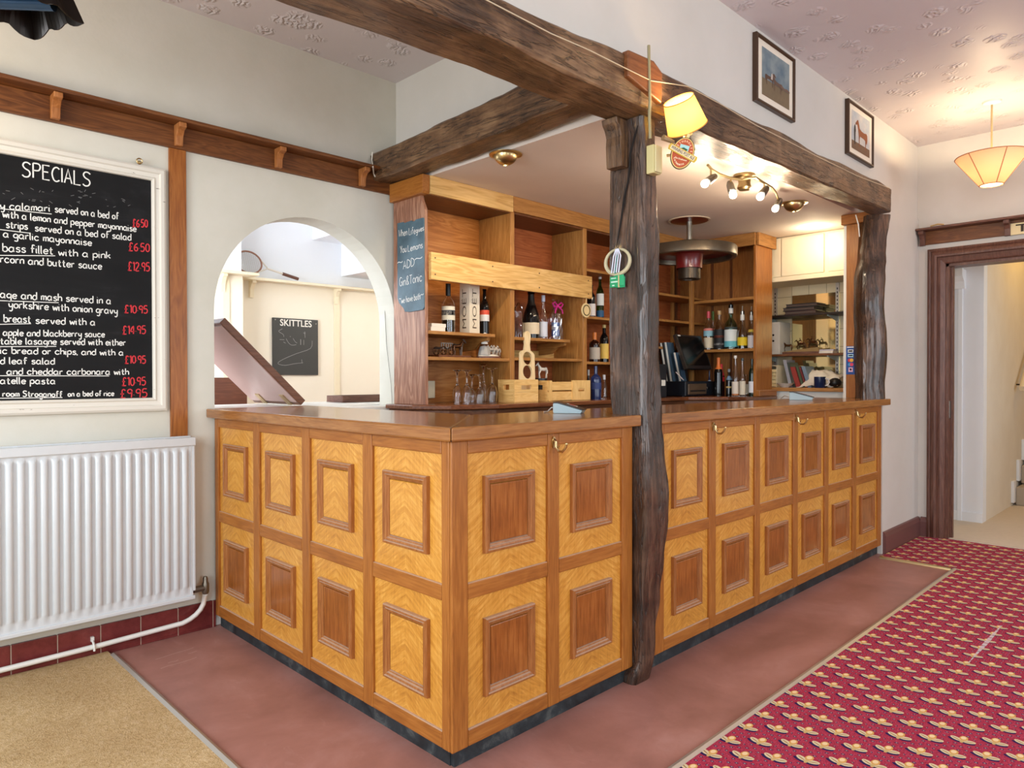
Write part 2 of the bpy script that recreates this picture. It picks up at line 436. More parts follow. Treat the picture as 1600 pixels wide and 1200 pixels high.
# ------------------------------------------------------------------ lettering
GL = {
'a':"3,3.4 2,4 1,4 0,2.5 0,1 1,0 2,0.2 3,1.6;3,4 3,.6 3.6,0", 'b':"0,7 0,0;0,3 1,4 2.3,4 3,2.5 3,1 2,0 .8,0 0,1",
'c':"3,3.3 2,4 1,4 0,2.6 0,1.2 1,0 2,0 3,.7", 'd':"3,7 3,0;3,3 2,4 1,4 0,2.5 0,1 1,0 2,0 3,1",
'e':"0,2 3,2.3 2.6,3.6 1.5,4 .4,3.2 0,1.6 .8,.2 2,0 3,.8", 'f':"2.6,6.4 1.8,7 1,6.2 1,0;0,4 2.4,4",
'g':"3,3.5 2,4 1,4 0,2.6 .2,1.1 1.2,.4 2.2,.7 3,1.8;3,4 3,-2 2,-3 .6,-2.6", 'h':"0,7 0,0;0,2.6 1.2,4 2.4,3.8 2.8,2.6 2.8,0",
'i':"0,4 0,.5 .5,0;0,5.6 .1,5.8", 'k':"0,7 0,0;2.6,4 0,1.7;.9,2.4 2.8,0", 'l':"0,7 0,.6 .6,0",
'm':"0,4 0,0;0,2.8 1,4 1.8,3.4 1.8,0;1.8,2.8 2.8,4 3.7,3.4 3.7,0", 'n':"0,4 0,0;0,2.6 1.2,4 2.4,3.8 2.7,2.6 2.7,0",
'o':"1.5,4 .3,3.2 0,2 .4,.6 1.5,0 2.6,.6 3,2 2.6,3.4 1.5,4", 'p':"0,4 0,-3;0,3 1,4 2.3,4 3,2.5 2.8,1 1.8,.2 0,.8",
'r':"0,4 0,0;0,2.4 1,3.8 2.2,3.8", 's':"2.6,3.5 1.6,4 .5,3.6 .4,2.6 2,1.9 2.6,1 2,.1 .9,0 0,.6", 't':"1,6 1,.8 1.6,0 2.4,.3;0,4 2.2,4",
'u':"0,4 0,1.2 .8,0 1.8,.2 2.6,1.4;2.6,4 2.6,.6 3.1,0", 'v':"0,4 1.4,0 2.8,4", 'w':"0,4 .9,0 1.9,3.2 2.9,0 3.8,4",
'y':"0,4 .3,1.6 1.4,1 2.6,2;2.8,4 2.6,-1.5 1.6,-3 .4,-2.4",
'S':"3.6,6.2 2.4,7 1,6.8 .3,5.4 1.2,4 2.8,3.2 3.4,1.8 2.6,.3 1,0 0,.8", 'P':"0,0 0,7;0,7 2.4,7 3.2,5.6 2.4,3.8 0,3.6", 'E':"3,7 0,7 0,0 3,0;0,3.7 2.4,3.7",
'C':"3.4,6.2 2.2,7 .8,6.2 0,3.6 .7,.8 2,0 3.4,.8", 'I':"0,7 0,0", 'A':"0,0 1.7,7 3.4,0;.6,2.4 2.8,2.4", 'L':"0,7 0,0 3,0",
'W':"0,7 1,0 2.2,5 3.4,0 4.6,7", 'Y':"0,7 1.6,3.6;3.2,7 1.2,0", 'D':"0,0 0,7 1.6,6.8 3.2,5 3.2,2 1.6,.2 0,0", 'G':"3.4,6.2 2,7 .6,6 0,3.5 .7,.7 2.2,0 3.4,1 3.4,3 2,3",
'T':"0,7 3.6,7;1.8,7 1.8,0", 'N':"0,0 0,7 3,0 3,7", 'M':"0,0 .6,7 2.2,2 3.8,7 4.4,0", 'O':"1.8,7 .3,5.6 0,3.5 .4,1.2 1.8,0 3.2,1.2 3.6,3.5 3.2,5.6 1.8,7",
'&':"3.6,0 .8,5 1,6.6 2,7 2.6,5.8 .4,2.4 .4,.8 1.6,0 3.4,2.2", '~':"0,3.2 .8,4.4 1.8,3.6 2.8,2.8 3.6,4.2", ',':"0,.4 -.3,-.9", '.':"0,2.2 .1,2.5",
u'\u00a3':"3.2,6 2.2,7 1.2,6 1.2,1 0,0 3.2,0;.2,3.4 2.4,3.4", '0':"1.5,7 .2,5.4 .2,1.6 1.5,0 2.8,1.6 2.8,5.4 1.5,7", '1':".2,5.8 1.2,7 1.2,0",
'2':".2,5.6 1.2,7 2.6,6 2.4,4 0,0 3,0", '4':"2.2,0 2.2,7 0,2.4 3,2.4", '5':"2.8,7 .6,7 .3,4 1.8,4.3 2.9,2.8 2.4,.6 1,0 0,.6", '6':"2.6,6.6 .8,5 .1,2.4 .8,.2 2.2,.2 2.8,1.8 1.8,3.4 .3,2.4",
'9':"2.8,5 1.8,3.6 .4,4.2 .3,6 1.4,7 2.6,6.4 2.8,5 2.4,0",
}
def smooth_line(p):
    if len(p) < 3: return p
    out = []
    for i in range(len(p)-1):
        a, b, c, d = p[max(i-1,0)], p[i], p[i+1], p[min(i+2, len(p)-1)]
        for k in range(3):
            t = k/3
            out.append(tuple(.5*((2*b[j]) + (-a[j]+c[j])*t + (2*a[j]-5*b[j]+4*c[j]-d[j])*t*t + (-a[j]+3*b[j]-3*c[j]+d[j])*t**3) for j in (0,1)))
    out.append(p[-1]); return out
CAPS = set('IEALTNMWYKDP')
def strokes(text):
    x = 0; res = []
    for ch in text:
        if ch == ' ': x += 2.6; continue
        g = GL.get(ch)
        if not g: continue
        w = 0
        for pl in g.split(';'):
            pts = [tuple(float(q) for q in t.split(',')) for t in pl.split()]
            w = max(w, max(p[0] for p in pts))
            if not (ch in CAPS and ch not in 'DP'): pts = smooth_line(pts)
            j = random.uniform(-.15, .15)
            res.append([(x + p[0], p[1] + j) for p in pts])
        x += w + 1.15
    return res, max(x - 1.15, .1)
def ribbon(mb, pts, width, off):
    """flat chalk line through 3-D points lying on a surface with normal off"""
    L, R = [], []
    for i, p in enumerate(pts):
        d = (pts[min(i+1, len(pts)-1)] - pts[max(i-1,0)])
        if d.length < 1e-9: d = Vector((0,0,1))
        s = d.normalized().cross(off) * width / 2
        L.append(p + s); R.append(p - s)
    n = len(pts)
    mb.add(L + R, [(i, i+1, n+i+1, n+i) for i in range(n-1)])
def write(mb, text, a, b, up, h, width, off):
    """text along the line a-b, x-height fitted so that capitals stand h tall"""
    st, w = strokes(text); d = (b - a) / w
    for s in st:
        ribbon(mb, [a + d*x + up*(y*h/7) for x, y in s], width, off)
def font(text, size, bold=0.0, extrude=0.0):
    """printed lettering as mesh in the XY plane, centred"""
    c = bpy.data.curves.new('lettering', 'FONT'); c.body = text; c.size = size; c.align_x = 'CENTER'; c.align_y = 'CENTER'
    c.offset = bold; c.extrude = extrude; c.resolution_u = 3
    o = bpy.data.objects.new('lettering', c); COL.objects.link(o)
    bpy.context.view_layer.update()
    dg = bpy.context.evaluated_depsgraph_get()
    me = bpy.data.meshes.new_from_object(o.evaluated_get(dg))
    mb = MB().add([v.co.copy() for v in me.vertices], [tuple(p.vertices) for p in me.polygons])
    bpy.data.objects.remove(o); bpy.data.curves.remove(c); bpy.data.meshes.remove(me)
    return mb
def frame_m(o, x, y):
    """matrix whose XY plane has axes x, y at o"""
    x = Vector(x).normalized(); y = Vector(y).normalized(); z = x.cross(y)
    mm = Matrix((x, y, z)).transposed().to_4x4(); mm.translation = Vector(o); return mm
def disc_pts(c, x, y, rx, ry, n=24):
    return [Vector(c) + Vector(x)*rx*math.cos(2*PI*k/n) + Vector(y)*ry*math.sin(2*PI*k/n) for k in range(n)]
def poly(mb, pts): return mb.add(pts, [tuple(range(len(pts)))])

# ------------------------------------------------------------------ old timbers
def lerp_tab(tab, t):
    if t <= tab[0][0]: return tab[0][1:]
    for a, b in zip(tab, tab[1:]):
        if t <= b[0]:
            k = (t - a[0]) / (b[0] - a[0]); k = k*k*(3-2*k)
            return tuple(p + (q-p)*k for p, q in zip(a[1:], b[1:]))
    return tab[-1][1:]
def timber(ax, tab, step=.05, jit=.006, seed=0, per=5, rnd=.12):
    """hewn timber along ax; tab rows: position, a0, a1, b0, b1 (extent of the two other axes)"""
    t0, t1 = tab[0][0], tab[-1][0]; n = max(2, int((t1-t0)/step)); rings = []
    for i in range(n+1):
        t = t0 + (t1-t0)*i/n
        a0, a1, b0, b1 = lerp_tab(tab, t)
        ring = []
        cs = [(a0,b0),(a1,b0),(a1,b1),(a0,b1)]
        r = rnd * min(a1-a0, b1-b0)
        for k in range(4):
            p, q = cs[k], cs[(k+1) % 4]
            L = math.hypot(q[0]-p[0], q[1]-p[1]); ux, uy = (q[0]-p[0])/L, (q[1]-p[1])/L
            for j in range(per):
                s = r + (L-2*r)*j/(per-1)
                u, w = p[0]+ux*s, p[1]+uy*s
                nn = mnoise.noise(Vector((u*9+seed, w*9, t*3.5))) * jit + mnoise.noise(Vector((u*26, w*26+seed, t*11))) * jit*.5
                u += uy*nn*1.0; w += -ux*nn
                ring.append({'X': (t,u,w), 'Y': (u,t,w), 'Z': (u,w,t)}[ax])
        rings.append(ring)
    return MB().loft(rings)

# ------------------------------------------------------------------ the room
YW = 3.57            # wall with the arch
YR = 1.71            # wall above the bar front
XE = 6.14            # end wall with the doorway
ZC = 3.04            # ceiling
ZB = 2.41            # low ceiling over the bar
struct('floor', box(-2.1, 10.6, -2.9, 6.4, -.12, 0), M['screed'])
struct('ceiling', box(-2.1, XE+.15, -2.9, YW+.1, ZC, ZC+.1), M['ceiling'])
# wall with the round arch
ax0, ax1, aspr = 1.423, 2.517, 1.585
arc = [((ax0+ax1)/2 + (ax1-ax0)/2*math.cos(t), aspr + (ax1-ax0)/2*math.sin(t)) for t in [PI*k/32 for k in range(33)]]
outline = [(-2.1, 0), (ax0, 0)] + list(reversed(arc)) + [(ax1, 0), (6.3, 0), (6.3, ZC), (-2.1, ZC)]
struct('wall_left', MB().prism(outline, 'Y', YW, YW+.165), M['wall'])
struct('trim_1', box(ax0, ax1, YW+.003, YW+.16, 0, 1.075), M['white'], bevel=.004)      # white sill wall under the arch
# wall over the bar front, its lower stub beside the doorway, end wall
struct('wall_right', box(-2.0, XE, YR, YR+.15, 2.47, ZC), M['wall_pale'])
struct('wall_right_stub', box(5.326, XE, YR-.01, YR+.15, 0, 2.47), M['wall_pale'])
dY0, dY1, dZ = .62, 1.514, 2.108
endw = [(-2.9, 0), (dY0, 0), (dY0, dZ), (dY1, dZ), (dY1, 0), (3.6, 0), (3.6, ZC), (-2.9, ZC)]
struct('wall_end', MB().prism(endw, 'X', XE, XE+.15), M['wall_pale'])
struct('wall_bar_side', box(2.53, 2.63, YR+.15, YW, ZB+.05, ZC), M['wall_pale'])
struct('ceiling_bar', box(2.53, XE, YR+.15, YW, ZB, ZB+.05), M['bar_ceiling'])
# walls behind the camera, with window openings
def wall_with_windows(name, ax, c, thick, lo, hi, wins):
    b = MB(); z0, z1 = .8, 2.65
    def bx(a0, a1, zz0, zz1):
        b.box(c-thick, c, a0, a1, zz0, zz1) if ax == 'X' else b.box(a0, a1, c-thick, c, zz0, zz1)
    e = lo
    for a0, a1 in wins:
        bx(e, a0, 0, ZC); bx(a0, a1, 0, z0); bx(a0, a1, z1, ZC); e = a1
    bx(e, hi, 0, ZC)
    struct(name, b, M['wall_pale'])
wall_with_windows('wall_side', 'X', -2.0, .12, -2.9, YW, [(-1.65, -.15), (1.15, 2.65)])
wall_with_windows('wall_front', 'Y', -2.8, .12, -2.0, XE, [(0, 2.0), (3.4, 5.4)])
n = 1
for ax, c, a0, a1 in (('X', -2.0, -1.65, -.15), ('X', -2.0, 1.15, 2.65), ('Y', -2.8, 0, 2.0), ('Y', -2.8, 3.4, 5.4)):
    b = MB()
    for u0, u1, z0, z1 in ((a0, a0+.06, .8, 2.65), (a1-.06, a1, .8, 2.65), (a0, a1, .8, .86), (a0, a1, 2.59, 2.65), ((a0+a1)/2-.025, (a0+a1)/2+.025, .8, 2.65)):
        b.box(c-.11, c-.05, u0, u1, z0, z1) if ax == 'X' else b.box(u0, u1, c-.11, c-.05, z0, z1)
    struct('window_%d' % n, b, M['white']); n += 1
# tile skirting on the wall with the arch (joints in the mesh)
b = MB(); x = 1.404
while x > -1.9:
    b.box(x-.164, x-.003, YW-.014, YW, .012, .135); x -= .167
b.box(-2, 1.42, YW-.011, YW, .0, .133)
g = NG('red_quarry_tile'); v = g.world(); nn = g.noise(v, 7, 5, .7)
M['tile'] = g.fin(g.mix(g.math('LESS_THAN', g.math('FRACT', g.math('DIVIDE', g.math('SUBTRACT', 1.4065, g.sep(v)[0]), .167)), .022), g.ramp(nn, [(.3, (92,34,36)), (.6, (124,54,52)), (.75, (140,80,74))]), lin((186,166,150))), .25)
struct('baseboard_left', b, M['tile'], bevel=.002)
sk = [(0,0), (.022,0), (.022,.12), (.012,.15), (0,.155)]
M['skirt'] = flat((112,74,70), .4)
b = MB().prism([(YR-.01-a, z) for a, z in sk], 'X', 5.34, XE)
struct('baseboard_right', b, M['skirt'])
b = MB().prism([(XE-a, z) for a, z in sk], 'Y', 1.632, YR-.032)
struct('baseboard_end', b, M['skirt'])
# doorway: moulded dark frame
b = MB()
arch_prof = [(.118,0),(.118,-.028),(.104,-.034),(.094,-.028),(.086,-.036),(.066,-.046),(.052,-.044),(.048,-.024),(.03,-.026),(.008,-.02),(.0,-.012),(-.004,.01)]
ring_ = lambda t, d: [Vector((XE+d, dY1+t, 0)), Vector((XE+d, dY1+t, dZ+t)), Vector((XE+d, dY0-t, dZ+t)), Vector((XE+d, dY0-t, 0))]
rr = [ring_(t, d) for t, d in arch_prof]
vs = [p for r in rr for p in r]
b.add(vs, [(i*4+j, i*4+j+1, (i+1)*4+j+1, (i+1)*4+j) for i in range(len(rr)-1) for j in range(3)])
b.box(XE, XE+.15, dY1-.022, dY1, 0, dZ); b.box(XE, XE+.15, dY0, dY0+.022, 0, dZ); b.box(XE, XE+.15, dY0, dY1, dZ-.022, dZ)
b.box(XE+.05, XE+.08, dY1-.04, dY1-.02, 0, dZ-.02)
do = struct('door_1', b, mahog('Z'))
obj('strike_plate', box(XE+.02, XE+.1, dY1-.026, dY1-.0215, .93, 1.06), M['steel'], do)

# ------------------------------------------------------------------ carpets
b = MB(); b.box(-1.99, .93, -2.79, YW-.016, 0, .012)
obj('beige_carpet', b, M['beige'], None, 'worn beige pile carpet on the floor in front of the white radiator', 'carpet')
b = MB().prism([(.96, -2.79), (XE-.003, -2.79), (XE-.003, 1.515), (XE-.05, 1.64), (XE-.05, 1.672), (5.2, 1.672), (5.2, 1.22), (1.93, 1.22), (.96, 1.22)], 'Z', 0, .010)
obj('red_carpet', b, M['red'], None, 'crimson patterned carpet with rows of gold sprigs', 'carpet')
b = MB().prism([(.92,.0),(.955,.0),(.95,.012),(.938,.018),(.925,.012)], 'Y', -1.0, 3.50)
obj('threshold_strip', b, M['alu'], None, 'metal edging strip along the beige carpet', 'edging strip')
b = MB().prism([(1.212,.0),(1.245,.0),(1.24,.011),(1.226,.016),(1.214,.011)], 'X', .96, 5.215)
obj('threshold_strip', b, M['alu'], None, 'long pale edging strip between red carpet and concrete floor, parallel to the bar', 'edging strip')
b = MB().prism([(5.188,.0),(5.222,.0),(5.218,.011),(5.204,.016),(5.19,.011)], 'Y', 1.245, 1.672)
obj('threshold_strip', b, M['brass'], None, 'short brass edging strip across the carpet end by the bar corner', 'edging strip')
b = MB(); p0_, p1_ = at(1513, 1036, 'Z', .0105), at(1565, 977, 'Z', .0105)
for k in range(14):
    t_ = k/14; w_ = .004 + .014*math.sin(PI*t_)**2
    ribbon(b, [p0_.lerp(p1_, t_), p0_.lerp(p1_, t_+.06)], w_, Vector((0,0,1)))
obj('pale_streak', b, flat((206,190,196), .95), bpy.data.objects['red_carpet'])  # thin pale streak laid over the carpet pattern
b = MB()
for a_, c_ in (((243,1030),(303,1012)),((252,1044),(308,1027)),((295,1021),(308,1017)),((262,1036),(280,1031))):
    p_, q_ = at(*a_, 'Z', .001), at(*c_, 'Z', .001)
    ribbon(b, [p_.lerp(q_, k/6) + Vector((random.uniform(-.004,.004), random.uniform(-.004,.004), 0)) for k in range(7)], .003, Vector((0,0,1)))
obj('pale_scratches', b, flat((206,176,164), .7), bpy.data.objects['floor'])
# ------------------------------------------------------------------ hall beyond the doorway
M['hall'] = plaster('hall_plaster', (226,216,200), (232,224,210), .1, 3)
M['hall_carpet'] = flat((214,198,178), .95, vary=.12)
struct('floor_hall', box(XE+.15, 10.5, -1.0, 1.9, 0, .008), M['hall_carpet'])
struct('floor_threshold', box(XE+.02, XE+.16, dY0+.02, dY1-.02, 0, .012), M['hall_carpet'])
struct('wall_hall_left', box(7.12, 10.5, 1.45, 1.60, 0, 4.2), M['hall'])
struct('wall_hall_white', box(7.02, 7.14, 1.449, 1.92, 0, 3.0), M['far_white'])
struct('wall_hall_back', box(6.29, 7.02, 1.9, 1.98, 0, 3.0), M['hall'])
struct('wall_hall_right', box(6.29, 10.5, -1.1, -1.0, 0, 4.2), M['hall'])
struct('wall_hall_end', box(10.5, 10.6, -1.1, 1.6, 0, 4.2), M['hall'])
struct('ceiling_hall', box(6.29, 7.9, -1.1, 1.98, 2.75, 2.85), M['hall'])
struct('ceiling_stairwell', box(7.9, 10.6, -1.1, 1.6, 4.2, 4.3), M['hall'])
b = MB(); b.box(7.0, 7.022, 1.60, 1.635, 0, 2.35); b.box(7.008, 7.022, 1.66, 1.9, .0, 2.3); b.box(7.006, 7.022, 1.449, 1.9, 0, .09)
struct('trim_2', b, M['far_white'], bevel=.004)
b = MB().prism([(7.02,2.0),(6.98,2.0),(6.96,2.06),(6.9,2.1),(6.9,2.16),(7.02,2.16)], 'Y', 1.58, 1.9)
obj('wall_bracket_shelf', b, M['far_white'], None, 'white moulded bracket shelf on the hall wall inside the doorway', 'shelf')
st = thing('staircase', 'carpeted stairs with white stringer rising beyond the doorway', 'stairs', (8.2, .9, 0))
b = MB()
for k in range(9): b.box(8.2+.24*k, 10.49, .35, 1.425, .185*k+.008, .185*(k+1))
obj('tread', b, flat((176,160,140), .9), st, bevel=.012)
b = MB()
for k in range(9):
    b.box(8.13+.24*k, 8.22+.24*k, 1.425, 1.449, .185*k+.04, .185*(k+1)+.06)
obj('stringer', b, M['far_white'], st)
hr = thing('handrail', 'pale wooden stair handrail on the yellow hall wall', 'handrail', (8.3, 1.38, 1.05))
obj('rail', MB().tube([(8.22,1.38,1.13),(10.4,1.38,2.78)], .03, 10), flat((230,214,184), .4), hr, smooth=True)
for x in (8.35, 9.6):
    obj('bracket', MB().tube([(x,1.38,1.13+(x-8.22)*.757),(x,1.40,1.07+(x-8.22)*.757),(x,1.45,1.07+(x-8.22)*.757)], .008, 8), M['iron'], hr, smooth=True)
lamp('assumed_stairwell_light', (8.25, .85, 2.95), 30, (1, .56, .03), .1)  # assumed source above the stairs, no fitting built, turns the hall wall yellow

# ------------------------------------------------------------------ room seen through the arch
YF = 6.2
struct('wall_far', box(.5, 6.5, YF, YF+.1, 0, 3.2), M['far_white'])
p0 = at(378, 560, 'Y', YF-.25)
struct('wall_far_pier', box(1.6, p0.x, YF-.25, YF, 0, 3.2), M['far_white'])
zr = at(400, 437, 'Y', YF-.05).z
b = MB(); b.box(p0.x, 6.5, YF-.012, YF, 0, zr-.01); struct('wall_far_dado', b, M['far'])
b = MB(); b.box(1.6, p0.x+.008, YF-.258, YF-.25, 0, zr-.01); b.box(p0.x, p0.x+.008, YF-.25, YF, 0, zr-.01); struct('wall_far_dado_pier', b, M['far'])
struct('wall_far_side', box(6.4, 6.5, YW+.165, YF, 0, 3.2), M['far_white'])
b = MB(); b.box(.4, .5, YW+.165, 4.2, 0, 3.2); b.box(.4, .5, 5.8, YF, 0, 3.2); b.box(.4, .5, 4.2, 5.8, 0, .9); b.box(.4, .5, 4.2, 5.8, 2.5, 3.2)
struct('wall_far_window_side', b, M['far_white'])
b = MB()
for u0, u1, z0, z1 in ((4.2, 4.26, .9, 2.5), (5.74, 5.8, .9, 2.5), (4.2, 5.8, .9, .96), (4.2, 5.8, 2.44, 2.5), (4.97, 5.03, .9, 2.5)): b.box(.41, .46, u0, u1, z0, z1)
struct('window_5', b, M['white'])  # assumed window, never in view, goes with the far room daylight
struct('ceiling_far', box(.4, 6.5, YW+.165, YF, 3.05, 3.2), M['far_white'])
q = at(488, 375, 'Y', YF); q2 = at(533, 432, 'Y', YF)
struct('ceiling_far_bulkhead', box(q.x, 6.4, 4.9, YF, q.z, 3.05), M['far_white'])
struct('ceiling_far_step', box(q2.x, 6.4, 5.1, YF-.001, q2.z, q.z), M['far_white'])
cr = thing('plate_rail', 'cream painted plate rail on the room wall beyond the arch', 'shelf rail', (3.0, YF-.1, zr))
b = MB(); b.box(p0.x, 6.4, YF-.13, YF-.012, zr-.012, zr+.012); b.box(1.6, p0.x, YF-.38, YF-.25, zr-.012, zr+.012); b.box(p0.x, p0.x+.1, YF-.38, YF-.12, zr-.012, zr+.012)
obj('ledge', b, M['cream'], cr, bevel=.004)
def small_bracket(x, y, z, sgn='Y', w=.035, d=.085, h=.11):
    prof = [(0,0), (-d,0), (-d,-.022), (-d*.72,-.03), (-d*.42,-h*.5), (-d*.34,-h), (0,-h)]
    return MB().prism([(y+u, z+w2) for u, w2 in prof], 'X', x-w/2, x+w/2)
for px, py, yy in ((351, 440, YF-.25), (396, 446, YF-.012), (529, 462, YF-.012)):
    xx = at(px, py, 'Y', yy-.06).x
    obj('bracket', small_bracket(xx, yy, zr-.012, h=.15), M['cream'], cr)
b = MB()
for px, yy in ((353, YF-.258), (526, YF-.012)):
    xx = at(px, 520, 'Y', yy).x; b.box(xx-.03, xx+.03, yy-.012, yy, .3, zr-.02)
obj('upright_batten', b, M['cream'], cr, bevel=.003)
lamp('far_room_fill', (4.6, 4.7, 2.3), 55, (1, .93, .82), .1)  # added hidden light with no fitting, brightens the room beyond the arch
# tennis racket leaning along the rail
tr = thing('tennis_racket', 'old wooden tennis racket leaning on the cream rail beyond the arch', 'racket', at(400, 430, 'Y', YF-.06))
a = at(466, 436, 'Y', YF-.09); bq = at(374, 405, 'Y', YF-.04); dirn = (bq - a).normalized(); L = (bq-a).length*1.06
nrm = Vector((0, -1, .12)).normalized(); side = nrm.cross(dirn).normalized()
c0 = a + dirn * L*.80; rx, ry = L*.20, .105*L/.62
ring = disc_pts(c0, dirn, side, rx, ry, 32); ring.append(ring[0]); 
obj('head_frame', MB().tube(ring, .008, 8, cap=False), flat((150,104,84), .4), tr, smooth=True)
b = MB()
for k in range(-6, 7):
    t = k/7; h = math.sqrt(1-t*t)
    b.tube([c0+dirn*rx*t-side*ry*h, c0+dirn*rx*t+side*ry*h], .0012, 4); b.tube([c0+side*ry*t-dirn*rx*h, c0+side*ry*t+dirn*rx*h], .0012, 4)
obj('strings', b, flat((200,196,190), .5), tr)
thr = c0 - dirn*rx
obj('shaft', MB().tube([a+dirn*L*.24, thr-dirn*.06], .009, 8).tube([thr-dirn*.06, c0-dirn*rx*.8+side*ry*.6], .007, 6).tube([thr-dirn*.06, c0-dirn*rx*.8-side*ry*.6], .007, 6), flat((214,204,190), .4), tr, smooth=True)
obj('grip', MB().tube([a, a+dirn*L*.26], .015, 8), flat((96,60,46), .6), tr, smooth=True)
# skittles board
s0, s1 = at(426, 496, 'Y', YF-.03), at(497, 586, 'Y', YF-.03)
sb = thing('skittles_board', 'black chalkboard headed SKITTLES on the cream wall beyond the arch', 'chalkboard', ((s0.x+s1.x)/2, YF-.03, s1.z))
yb = YF-.034
obj('board', box(s0.x, s1.x, yb, YF-.013, s1.z, s0.z), flat((58,58,56), .5), sb, bevel=.002)
tw = font('SKITTLES', .086, .0012); w = s1.x - s0.x; h = s0.z - s1.z
w0 = max(v_.x for v_ in tw.v) - min(v_.x for v_ in tw.v); tw.xf(Matrix.Diagonal((w*.70/w0, 1.0, 1, 1)))
obj('title_lettering', tw.xf(frame_m((s0.x+w*.5, yb-.002, s0.z-h*.085), (1,0,0), (0,0,1))), M['paper'], sb)
b = MB()
def sk_line(pts, wd=.005):
    ribbon(b, [Vector((s0.x+w*u, yb-.002, s0.z-h*v)) for u, v in smooth_line(pts)], wd, Vector((0,-1,0)))
for pts in ([(.2,.19),(.12,.23),(.16,.26),(.22,.29),(.23,.33)], [(.28,.36),(.33,.43),(.4,.47),(.5,.46)], [(.43,.35),(.48,.41),(.52,.43)], [(.66,.24),(.7,.26),(.69,.22),(.7,.33)], [(.6,.36),(.6,.46)], [(.67,.37),(.67,.46)],
            [(.86,.38),(.82,.52),(.5,.62),(.2,.73),(.1,.8),(.25,.83),(.45,.8),(.65,.78)], [(.14,.38),(.24,.38)], [(.22,.42),(.27,.44)], [(.36,.32),(.38,.32)], [(.62,.72),(.63,.79)]):
    sk_line(pts, .006 if pts[0] == (.6,.36) else .004)
obj('chalk_marks', b, M['chalk_grey'], sb)
b = MB()
for u, v in ((.05,.035),(.95,.07),(.05,.92)): b.lathe([(0,0),(.006,0),(.006,.004),(0,.005)], (s0.x+w*u, yb, s0.z-h*v), 8, (0,-1,0))
obj('screw', b, M['steel'], sb)
# raised counter flap and the counter it belongs to
fl = thing('counter_flap', 'raised brown counter flap with pink underside in the arch', 'counter flap', (2.0, 3.9, 1.085))
hx = at(470, 633, 'Y', 3.66).x; tl = at(345, 507, 'Y', 3.66)
ang = math.atan2(tl.z-1.09, hx-tl.x); Lf = math.hypot(tl.z-1.09, hx-tl.x)+.01
dx, dz = -math.cos(ang), math.sin(ang)
def slab(t0, t1, n0, n1, y0, y1):
    f = lambda t, nn: (hx + dx*t + dz*nn, 1.09 + dz*t - dx*nn)
    return MB().prism([f(t0,n0), f(t1,n0), f(t1,n1), f(t0,n1)], 'Y', y0, y1)
obj('flap', slab(.0, Lf, .004, .042, 3.66, 4.25), wood('flap_wood', (70,38,22), (104,62,38), (128,82,56), 'X', 1, .35, .04), fl, bevel=.003)
obj('underside', slab(.03, Lf-.02, -.001, .004, 3.672, 4.24), flat((190,160,152), .3), fl)
obj('hinge', slab(.01, .09, -.006, -.001, 3.74, 3.79), M['brass'], fl)
obj('hinge', slab(.01, .09, -.006, -.001, 4.05, 4.10), M['brass'], fl)
fc = thing('arch_counter', 'white topped serving counter behind the arch under the raised flap', 'counter', (2.1, 4.0, 0))
obj('top', box(1.0, 3.1, 3.738, 4.3, 1.045, 1.085), M['white'], fc, bevel=.003)
obj('front', box(1.0, 3.1, 3.76, 4.27, 0, 1.045), mahog('Z'), fc)
q = at(335, 590, 'Y', 4.7); q3 = at(386, 622, 'Y', 4.7)
obj('low_partition', box(q.x-.5, q3.x, 4.7, 4.75, 0, q.z), wood('partition_wood', (84,44,28), (120,68,46), (140,84,58), 'X', 1, .4, .04), None, 'brown wooden partition beneath the raised flap beyond the arch', 'partition')
q, q3 = at(529, 632, 'Y', 4.05), at(609, 640, 'Y', 4.05)
ob = thing('wooden_tray', 'shallow brown wooden tray on the counter inside the arch', 'tray', ((q.x+q3.x)/2, 4.05, 1.085))
b = MB(); b.box(q.x, q3.x, 4.0, 4.2, 1.087, 1.097)
obj('base', b, mahog('X'), ob)
b = MB(); b.box(q.x, q3.x, 4.0, 4.012, 1.097, 1.13); b.box(q.x, q3.x, 4.188, 4.2, 1.097, 1.13); b.box(q.x, q.x+.012, 4.012, 4.188, 1.097, 1.13); b.box(q3.x-.012, q3.x, 4.012, 4.188, 1.097, 1.13)
obj('rim', b, mahog('X'), ob, bevel=.002)

# ------------------------------------------------------------------ bar counter
ZT = 1.095           # worktop
PX, PY = 1.415, 1.705
def face(kind):
    """u along the face, d out of it, z"""
    if kind == 'R':
        return lambda u, d, z: Vector((u, PY - d, z))
    return lambda u, d, z: Vector((PX - d, u, z))
def fbox(T, u0, u1, d0, d1, z0, z1):
    vs = [T(u, d, z) for z in (z0, z1) for u, d in ((u0,d0),(u1,d0),(u1,d1),(u0,d1))]
    return MB().add(vs, [(3,2,1,0),(4,5,6,7),(0,1,5,4),(1,2,6,5),(2,3,7,6),(3,0,4,7)])
MOULD = [(0,-.012),(.0,.002),(.003,.007),(.009,.008),(.012,.003),(.014,.005),(.020,.003),(.023,-.003),(.027,-.004),(.030,-.011)]
def ring_mould(T, u0, u1, z0, z1):
    b = MB(); rings = []
    for t, d in MOULD:
        rings.append([T(u0+t, d, z0+t), T(u1-t, d, z0+t), T(u1-t, d, z1-t), T(u0+t, d, z1-t)])
    n = 4; vs = [p for r in rings for p in r]; fs = []
    for i in range(len(rings)-1):
        for j in range(4):
            k = (j+1) % 4; fs.append((i*4+j, i*4+k, (i+1)*4+k, (i+1)*4+j))
    return b.add(vs, fs)
